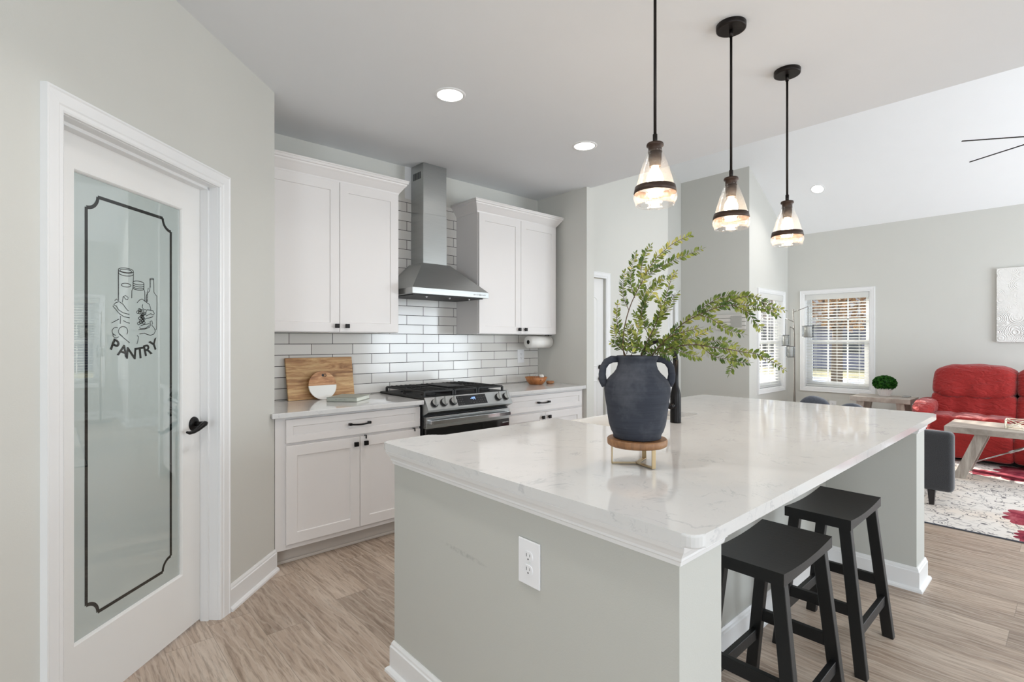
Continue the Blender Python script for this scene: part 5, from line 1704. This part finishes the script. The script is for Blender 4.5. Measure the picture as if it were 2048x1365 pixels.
# red recliner sofa
sf = thing('recliner_sofa', 'red microsuede reclining sofa against the far wall', 'sofa', (7.85, 0.3, 0.0))
SY1 = 1.17; SW = 0.72
mb = MB(); mb.box((7.42, -0.42, 0.012), (8.30, 1.22, 0.10), 0.01); mb.build('base', 'cardboard', sf)
def lean(w, q, x0=7.72, k=0.30, z0=0.50):
    x, y, z = w
    return (x + max(0, z-z0)*k, y, z)
for i in range(2):
    y1 = SY1-i*SW; y0 = y1-SW
    g = -0.004
    mb = MB(); mb.puff((7.28, y0+g, 0.30), (7.95, y1-g, 0.505), 7, 14, 0.010, 5, i+1,
                       tuft=lambda w, q, ya=y0, yb=y1: (w[0], w[1], w[2] - 0.014*math.exp(-((w[1]-(ya+(yb-ya)/3))/0.02)**2) - 0.014*math.exp(-((w[1]-(ya+(yb-ya)*2/3))/0.02)**2)))
    mb.build('seat_cushion', 'red', sf)
    mb = MB(); mb.puff((7.245, y0+g, 0.045), (7.60, y1-g, 0.335), 8, 14, 0.014, 7, i+4); mb.build('footrest', 'red', sf)
    mb = MB(); mb.puff((7.64, y0+g, 0.42), (7.98, y1-g, 0.73), 7, 14, 0.010, 7, i+7,
                       tuft=lambda w, q, ya=y0, yb=y1: (w[0]+max(0, w[2]-0.5)*0.3 + 0.02*math.exp(-((w[1]-(ya+(yb-ya)/3))/0.02)**2) + 0.02*math.exp(-((w[1]-(ya+(yb-ya)*2/3))/0.02)**2), w[1], w[2]))
    mb.build('lower_back_cushion', 'red', sf)
    def top_t(w, q, ya=y0, yb=y1):
        x, y, z = w
        m = (ya+yb)/2
        drop = 0.035*(abs(y-m)/((yb-ya)/2))**3 * max(0, q[2])
        fold = 0.010*math.sin(26*y+9*z)*max(0, -q[2]+0.2)
        return (x+max(0, z-0.5)*0.34 - fold, y, z-drop)
    mb = MB(); mb.puff((7.60, y0+g, 0.665), (7.98, y1-g, 1.04), 5, 18, 0.016, 7, i+11, tuft=top_t); mb.build('headrest_cushion', 'red', sf)
mb = MB(); mb.puff((8.02, -0.30, 0.10), (8.32, 1.16, 0.93), 8, 8, 0.004, 5, 3); mb.build('back_panel', 'red', sf)
for s, ya, yb in ((1, SY1-0.06, 1.300), (-1, -0.45, -0.21)):
    mb = MB(); mb.puff((7.40, ya+0.02, 0.04), (8.2, yb-0.03, 0.50), 7, 8, 0.008, 6, 5); arm = mb.build('armrest', 'red', sf)
    def arm_t(w, q):
        x, y, z = w
        k = max(0, (7.62-x)/0.30)
        return (x, y, z-0.055*k*k+0.02*math.sin((x-7.3)*3))
    mb = MB(); mb.puff((7.30, ya-0.01, 0.455), (8.15, yb+0.015, 0.615), 3, 14, 0.014, 9, 9, tuft=arm_t); mb.build('armrest_pad', 'red', arm)

# coffee table
ctb = thing('coffee_table', 'grey-washed wooden coffee table with slanted legs in front of the red sofa', 'coffee table', (6.69, 0.12, 0.0))
TY0, TY1, TX0, TX1, TZ = -0.62, 0.872, 6.375, 7.005, 0.50
mb = MB(); mb.box((TX0, TY0, TZ-0.058), (TX1, TY1, TZ), 0.004); mb.build('tabletop', 'greywood', ctb)
for s in (0, 1):
    def fy(y): return y if s == 0 else (TY0+TY1)-y
    for (xa, xb) in ((6.41, 6.50), (6.88, 6.97)):
        mb = MB()
        y0a, y0b, y1a, y1b = fy(0.815), fy(0.725), fy(0.655), fy(0.565)
        mb.hexa([(xa, y0a, 0.0105), (xb, y0a, 0.0105), (xb, y0b, 0.0105), (xa, y0b, 0.0105), (xa, y1a, TZ-0.0585), (xb, y1a, TZ-0.0585), (xb, y1b, TZ-0.0585), (xa, y1b, TZ-0.0585)])
        mb.build('leg', 'greywood_leg', ctb)
    mb = MB(); a = Vector((6.69, fy(0.70), 0.125)); b = Vector((6.69, (TY0+TY1)/2, TZ-0.065)); mb.tube([a, b], 0.0065, 8)
    m1_ = a.lerp(b, 0.45); m2_ = a.lerp(b, 0.72); mb.tube([m1_, m2_], 0.014, 8); mb.tube([(6.50, fy(0.70), 0.125), (6.88, fy(0.70), 0.125)], 0.0065, 8)
    mb.build('turnbuckle_rod', 'chrome', ctb)
# lantern and candle jar on the coffee table
ln = thing('wire_lantern', 'small cream geometric wire lantern at the right end of the coffee table', 'lantern', (6.62, 0.40, TZ))
def lpt(x, y, z): return (6.62+x, 0.385+y, TZ+z)
mb = MB()
w_, h_ = 0.075, 0.085
cor = [(-w_, -w_), (w_, -w_), (w_, w_), (-w_, w_)]
for i in range(4):
    a = cor[i]; b = cor[(i+1) % 4]
    for (p, q) in (((*a, 0.004), (*b, 0.004)), ((*a, h_), (*b, h_)), ((*a, 0.004), (*a, h_)), ((*a, 0.004), (*b, h_)), ((*b, 0.004), (*a, h_))):
        mb.tube([lpt(*p), lpt(*q)], 0.0032, 6)
mb.build('wire_frame', 'cream_metal', ln)
cj = thing('candle_jar', 'cream candle in a glass jar beside the wire lantern', 'candle', (6.66, 0.25, TZ))
mb = MB(); mb.lathe([(0.0, 0.003), (0.052, 0.003), (0.052, 0.075), (0.0, 0.075)], 24, (6.64, 0.235, TZ), True, False, False); mb.build('wax', 'candle', cj)
mb = MB(); mb.lathe([(0.0, 0.001), (0.056, 0.001), (0.056, 0.128), (0.0535, 0.128), (0.0535, 0.002)], 24, (6.64, 0.235, TZ), True, False, False); mb.build('glass_jar', 'jar_glass', cj)
mb = MB(); mb.lathe([(0.0565, 0.118), (0.058, 0.118), (0.058, 0.128), (0.0565, 0.128)], 24, (6.64, 0.235, TZ), True, False, False); mb.build('rim_band', 'dark_slot', cj)

# side table and its plant
SX0, SX1, SYa, SYb, SZ = 7.93, 8.42, 1.405, 2.055, 0.58
stb = thing('side_table', 'grey-washed wooden side table left of the red sofa', 'side table', (8.17, 1.73, 0))
mb = MB(); mb.box((SX0, SYa, SZ-0.060), (SX1, SYb, SZ), 0.004); mb.build('tabletop', 'greywood', stb)
for s in (1, -1):
    for (xa, xb) in ((7.96, 8.03), (8.32, 8.39)):
        yc = (SYa+SYb)/2
        mb = MB(); y0a, y0b, y1a, y1b = yc+s*0.32, yc+s*0.235, yc+s*0.255, yc+s*0.17
        mb.hexa([(xa, y0a, 0.001), (xb, y0a, 0.001), (xb, y0b, 0.001), (xa, y0b, 0.001), (xa, y1a, SZ-0.0605), (xb, y1a, SZ-0.0605), (xb, y1b, SZ-0.0605), (xa, y1b, SZ-0.0605)])
        mb.build('leg', 'greywood_leg', stb)
pp = thing('potted_boxwood', 'round green boxwood ball in a ribbed white pot on the side table', 'potted plant', (8.24, 1.735, SZ))
PCc = (8.24, 1.735, SZ)
mb = MB()
n = 48
vs, fs = [], []
pr = [(0.062, 0.001), (0.085, 0.085), (0.092, 0.105), (0.082, 0.105), (0.078, 0.08), (0.0, 0.08)]
for i in range(n*2):
    a = 2*PI*i/(n*2)
    k = 1.0+0.03*math.cos(a*26)
    for r, z in pr:
        vs.append((PCc[0]+r*k*math.cos(a), PCc[1]+r*k*math.sin(a), PCc[2]+z))
m = len(pr)
for i in range(n*2):
    j = (i+1) % (n*2)
    for k in range(m-1):
        fs.append((i*m+k, j*m+k, j*m+k+1, i*m+k+1))
mb.add(vs, fs, True); mb.build('pot', 'potwhite', pp)
rr = random.Random(4)
mb = MB(); mb.sphere((PCc[0], PCc[1], PCc[2]+0.17), 0.12, 1, 1, 0.72)
for i in range(1500):
    a = rr.uniform(0, 2*PI); c = rr.uniform(-0.75, 1); s = math.sqrt(1-c*c)
    d = Vector((s*math.cos(a), s*math.sin(a), c))
    p = Vector(PCc)+Vector((d.x*0.118, d.y*0.118, 0.17+d.z*0.085))
    dd = (d+Vector((rr.uniform(-.7, .7), rr.uniform(-.7, .7), rr.uniform(-.5, .7)))).normalized()
    leaf(mb, p, dd, Vector((rr.uniform(-1, 1), rr.uniform(-1, 1), rr.uniform(-1, 1))).normalized(), rr.uniform(0.018, 0.030), 0.012)
mb.build('foliage', 'moss', pp)
rm = MB().box((8.20, 1.47, SZ+0.001), (8.34, 1.545, SZ+0.014), 0.003).build('remote_tray', 'lampgrey'); tag(rm, 'thin grey tray on the right end of the side table', 'tray')

# wall art
wc = MB()
b = bmesh.new()
wc.box((8.762, -0.22, 1.298), (8.7995, 0.694, 2.216), 0.004)
o = wc.build('wall_canvas', 'canvas'); tag(o, 'white relief canvas with swirls on the far wall above the sofa', 'wall art')
fa = thing('flag_wall_art', 'pale whitewashed wooden art with stripes and a grey square, behind the branches', 'wall art', (7.34, 3.39, 1.475))
mb = MB()
for i, z in enumerate((1.480, 1.536, 1.592, 1.648)):
    mb.box((7.345, 3.185, z), (7.369, 3.625, z+0.046), 0.002, 1)
mb.build('slats', 'flagwood', fa); mb = MB(); mb.box((7.355, 3.18, 1.478), (7.3695, 3.63, 1.698)); mb.build('backing', 'flaggrey', fa)  # backing coloured darker to paint the shade in the gaps between slats
mb = MB(); mb.box((7.340, 3.235, 1.505), (7.345, 3.395, 1.675)); mb.build('square_panel', 'flaggrey', fa)
outlet('white outlet with a black plug low on the far wall, under the window', lambda u, v, o: (8.8-o, 2.50-u, 0.345+v), plug=True, w=0.09, h=0.12)

# floor lamp
fl = thing('floor_lamp', 'thin grey arched floor lamp with three hanging drum shades, in the corner', 'floor lamp', (8.3, 2.866, 0))
LX, LY = 8.3, 2.866
mb = MB(); mb.lathe([(0.0, 0.001), (0.15, 0.001), (0.15, 0.018), (0.14, 0.024), (0.0, 0.024)], 32, (LX, LY, 0), True, False, False); mb.build('base', 'polewood', fl)
mb = MB(); mb.tube([(LX, LY, 0.02), (LX, LY, 0.35), (LX, LY, 0.60), (LX, LY, 1.30), (LX-0.01, LY+0.015, 1.79)], [0.011, 0.019, 0.013, 0.009, 0.0065], 12); mb.build('pole', 'polewood', fl)
def shade(anchor, tip, ztop, r, h_, white_r):
    mb = MB(); mb.tube([anchor, tip], [0.0055, 0.0045], 8); mb.build('arm', 'polewood', fl)
    mb = MB(); mb.tube([tip, (tip[0], tip[1], ztop)], 0.0028, 6); mb.build('cord', 'dark_slot', fl)
    c = (tip[0], tip[1], ztop-h_)
    mb = MB(); mb.lathe([(r, 0.0), (r, h_)], 28, c, True, False, False); sh = mb.build('drum_shade', 'mesh_shade', fl)
    mb = MB(); mb.lathe([(r+0.001, 0), (r+0.001, 0.008), (r-0.003, 0.008), (r-0.003, 0)], 28, c, True, False, False); mb.lathe([(r+0.001, h_-0.008), (r+0.001, h_), (r-0.003, h_), (r-0.003, h_-0.008)], 28, c, True, False, False)
    mb.bar((c[0]-r, c[1], c[2]+h_-0.004), (c[0]+r, c[1], c[2]+h_-0.004), 0.004, 0.004); mb.bar((c[0], c[1]-r, c[2]+h_-0.004), (c[0], c[1]+r, c[2]+h_-0.004), 0.004, 0.004)
    mb.build('shade_rings', 'dark_slot', sh)
    mb = MB(); mb.lathe([(white_r, 0.004), (white_r, h_-0.012)], 24, c); mb.build('inner_diffuser', 'lampwhite', sh)
shade((LX-0.008, LY+0.012, 1.745), (8.25, 2.665, 1.815), 1.535, 0.078, 0.170, 0.050)
shade((LX-0.005, LY+0.008, 1.600), (8.33, 3.005, 1.655), 1.405, 0.052, 0.170, 0.034)
shade((LX-0.003, LY+0.005, 1.490), (8.12, 2.865, 1.520), 1.235, 0.062, 0.165, 0.030)

# charcoal sofa beyond the island, backed towards it
gs = thing('charcoal_sofa', 'charcoal grey sofa with a low rounded back, right behind the island', 'sofa', (5.6, 1.6, 0))
mb = MB()
mb.box((5.20, 0.655, 0.125), (5.31, 2.45, 0.600), 0.035, 4, True); mb.build('backrest', 'charcoal', gs)
mb = MB(); mb.box((5.315, 0.86, 0.20), (6.02, 2.45, 0.36), 0.03, 3, True); mb.build('seat', 'charcoal', gs)
mb = MB(); mb.box((5.315, 2.30, 0.362), (5.98, 2.45, 0.58), 0.03, 3, True); mb.build('armrest', 'charcoal', gs)
for (x, y) in ((5.212, 0.775), (5.212, 2.30), (5.90, 0.92), (5.90, 2.34)):
    mb = MB(); z1_ = 0.128 if x < 5.3 else 0.203
    mb.hexa([(x, y, 0.0105), (x+0.03, y, 0.0105), (x+0.03, y+0.03, 0.0105), (x, y+0.03, 0.0105), (x-0.005, y-0.008, z1_), (x+0.04, y-0.008, z1_), (x+0.04, y+0.04, z1_), (x-0.005, y+0.04, z1_)]); mb.build('leg', 'darkleg', gs)
for (y, hw_, zt, lab, sd_) in ((1.69, 0.15, 0.785, 'grey throw pillow peeking over the island top, nearer the lamp', 1), (1.385, 0.13, 0.745, 'lower grey throw pillow peeking over the island top, right of the other', 2)):
    mb = MB()
    mb.puff((5.345, y-hw_, 0.375), (5.49, y+hw_, zt), 2.6, 10, 0.018, 9, sd_)
    q = mb.build('throw_pillow', 'pillow'); tag(q, lab, 'pillow', 'grey throw pillows on the charcoal sofa')

# ceiling fixture with thin arms
fn = thing('ceiling_fixture', 'ceiling light with long thin dark arms entering at the right edge', 'ceiling light', (6.27, 0.13, 3.0))
FX, FY, FZ = 6.27, 0.13, 3.05
mb = MB(); mb.lathe([(0.0, -0.035), (0.04, -0.03), (0.05, 0.0), (0.04, 0.03), (0.012, 0.04)], 28, (FX, FY, FZ)); mb.build('hub', 'bronze', fn)
mb = MB(); mb.cyl(0.010, 0.04, RZ-FZ-0.05, (FX, FY, FZ), 12); mb.build('downrod', 'bronze', fn)
mb = MB(); mb.lathe([(0.03, -0.08), (0.07, -0.03), (0.075, 0.03)], 24, (FX, FY, RZ-0.05)); mb.build('canopy', 'bronze', fn)
for i, adeg in enumerate((125.5, 59.0, -8.0, -75.0, -142.0)):
    a = math.radians(adeg)
    d = Vector((math.cos(a), math.sin(a), 0))
    c = Vector((FX, FY, FZ))
    mb = MB(); mb.bar(c+d*0.04, c+d*0.68, 0.012, 0.007); mb.build('arm', 'bronze', fn)

# ------------------------------------------------------------------ outside the far window
mb = MB(); mb.box((20, -12, -0.2995), (25, 26, -0.28)); rd = mb.build('road', 'asphalt'); tag(rd, 'pale blue-grey road outside the far window', 'road')
hs = thing('house', 'low grey house across the road, seen through the blind', 'house', (36, 9, -0.3))
mb = MB(); mb.box((33, 2, -0.3), (41, 17, 2.2)); mb.build('walls', 'siding', hs)
mb = MB(); mb.ngon([(32.5, 1.5, 2.2), (41.5, 1.5, 2.2), (37, 1.5, 4.4)], 16, (0, 1, 0)); mb.build('roof', 'roofing', hs)
for y in (4, 8, 12.5):
    mb = MB(); mb.box((32.97, y, 0.6), (33.0, y+1.2, 1.7)); mb.build('window', 'black_glass', hs)
def tree(x, y, h_, cr, mat, label, seed):
    r = random.Random(seed)
    t = thing('tree', label, 'tree', (x, y, -0.3), group='autumn trees outside the far window')
    mb = MB(); mb.tube([(x, y, -0.3), (x+0.1, y, h_*0.4), (x, y+0.1, h_*0.75)], [0.16, 0.12, 0.05], 8)
    for k in range(6):
        a = r.uniform(0, 2*PI); mb.tube([(x, y, h_*0.35+k*h_*0.06), (x+math.cos(a)*cr*0.7, y+math.sin(a)*cr*0.7, h_*0.55+k*h_*0.07)], [0.05, 0.015], 6)
    mb.build('trunk', 'bark', t)
    mb = MB()
    for i in range(1500):
        a = r.uniform(0, 2*PI); c = r.uniform(-1, 1); s = math.sqrt(1-c*c); q = r.uniform(0.35, 1)**0.5
        p = Vector((x+s*math.cos(a)*cr*q, y+s*math.sin(a)*cr*q, h_*0.66+c*h_*0.36*q))
        d = Vector((r.uniform(-1, 1), r.uniform(-1, 1), r.uniform(-1, 1))).normalized()
        leaf(mb, p, d, Vector((r.uniform(-1, 1), r.uniform(-1, 1), r.uniform(-1, 1))).normalized(), r.uniform(0.14, 0.30), 0.14)
    mb.build('crown', mat, t)
for i, (x, y, h_, cr, mt, lab) in enumerate(((16.5, 4.6, 5.2, 1.4, 'autumn', 'orange autumn tree at the left of the far window view'), (17.5, 8.4, 5.6, 1.7, 'autumn2', 'brown autumn tree at the edge of the far window view'),
        (17.2, 1.4, 5.4, 1.4, 'autumn2', 'brown autumn tree at the right of the far window view'), (28.0, 5.4, 7.5, 2.7, 'autumn', 'orange autumn tree across the road, left one'),
        (28.2, 11.6, 7.5, 2.7, 'autumn2', 'brown autumn tree across the road'), (27.8, -0.6, 7.0, 2.5, 'autumn', 'orange autumn tree across the road, right one'))):
    tree(x, y, h_, cr, mt, lab, i+1)
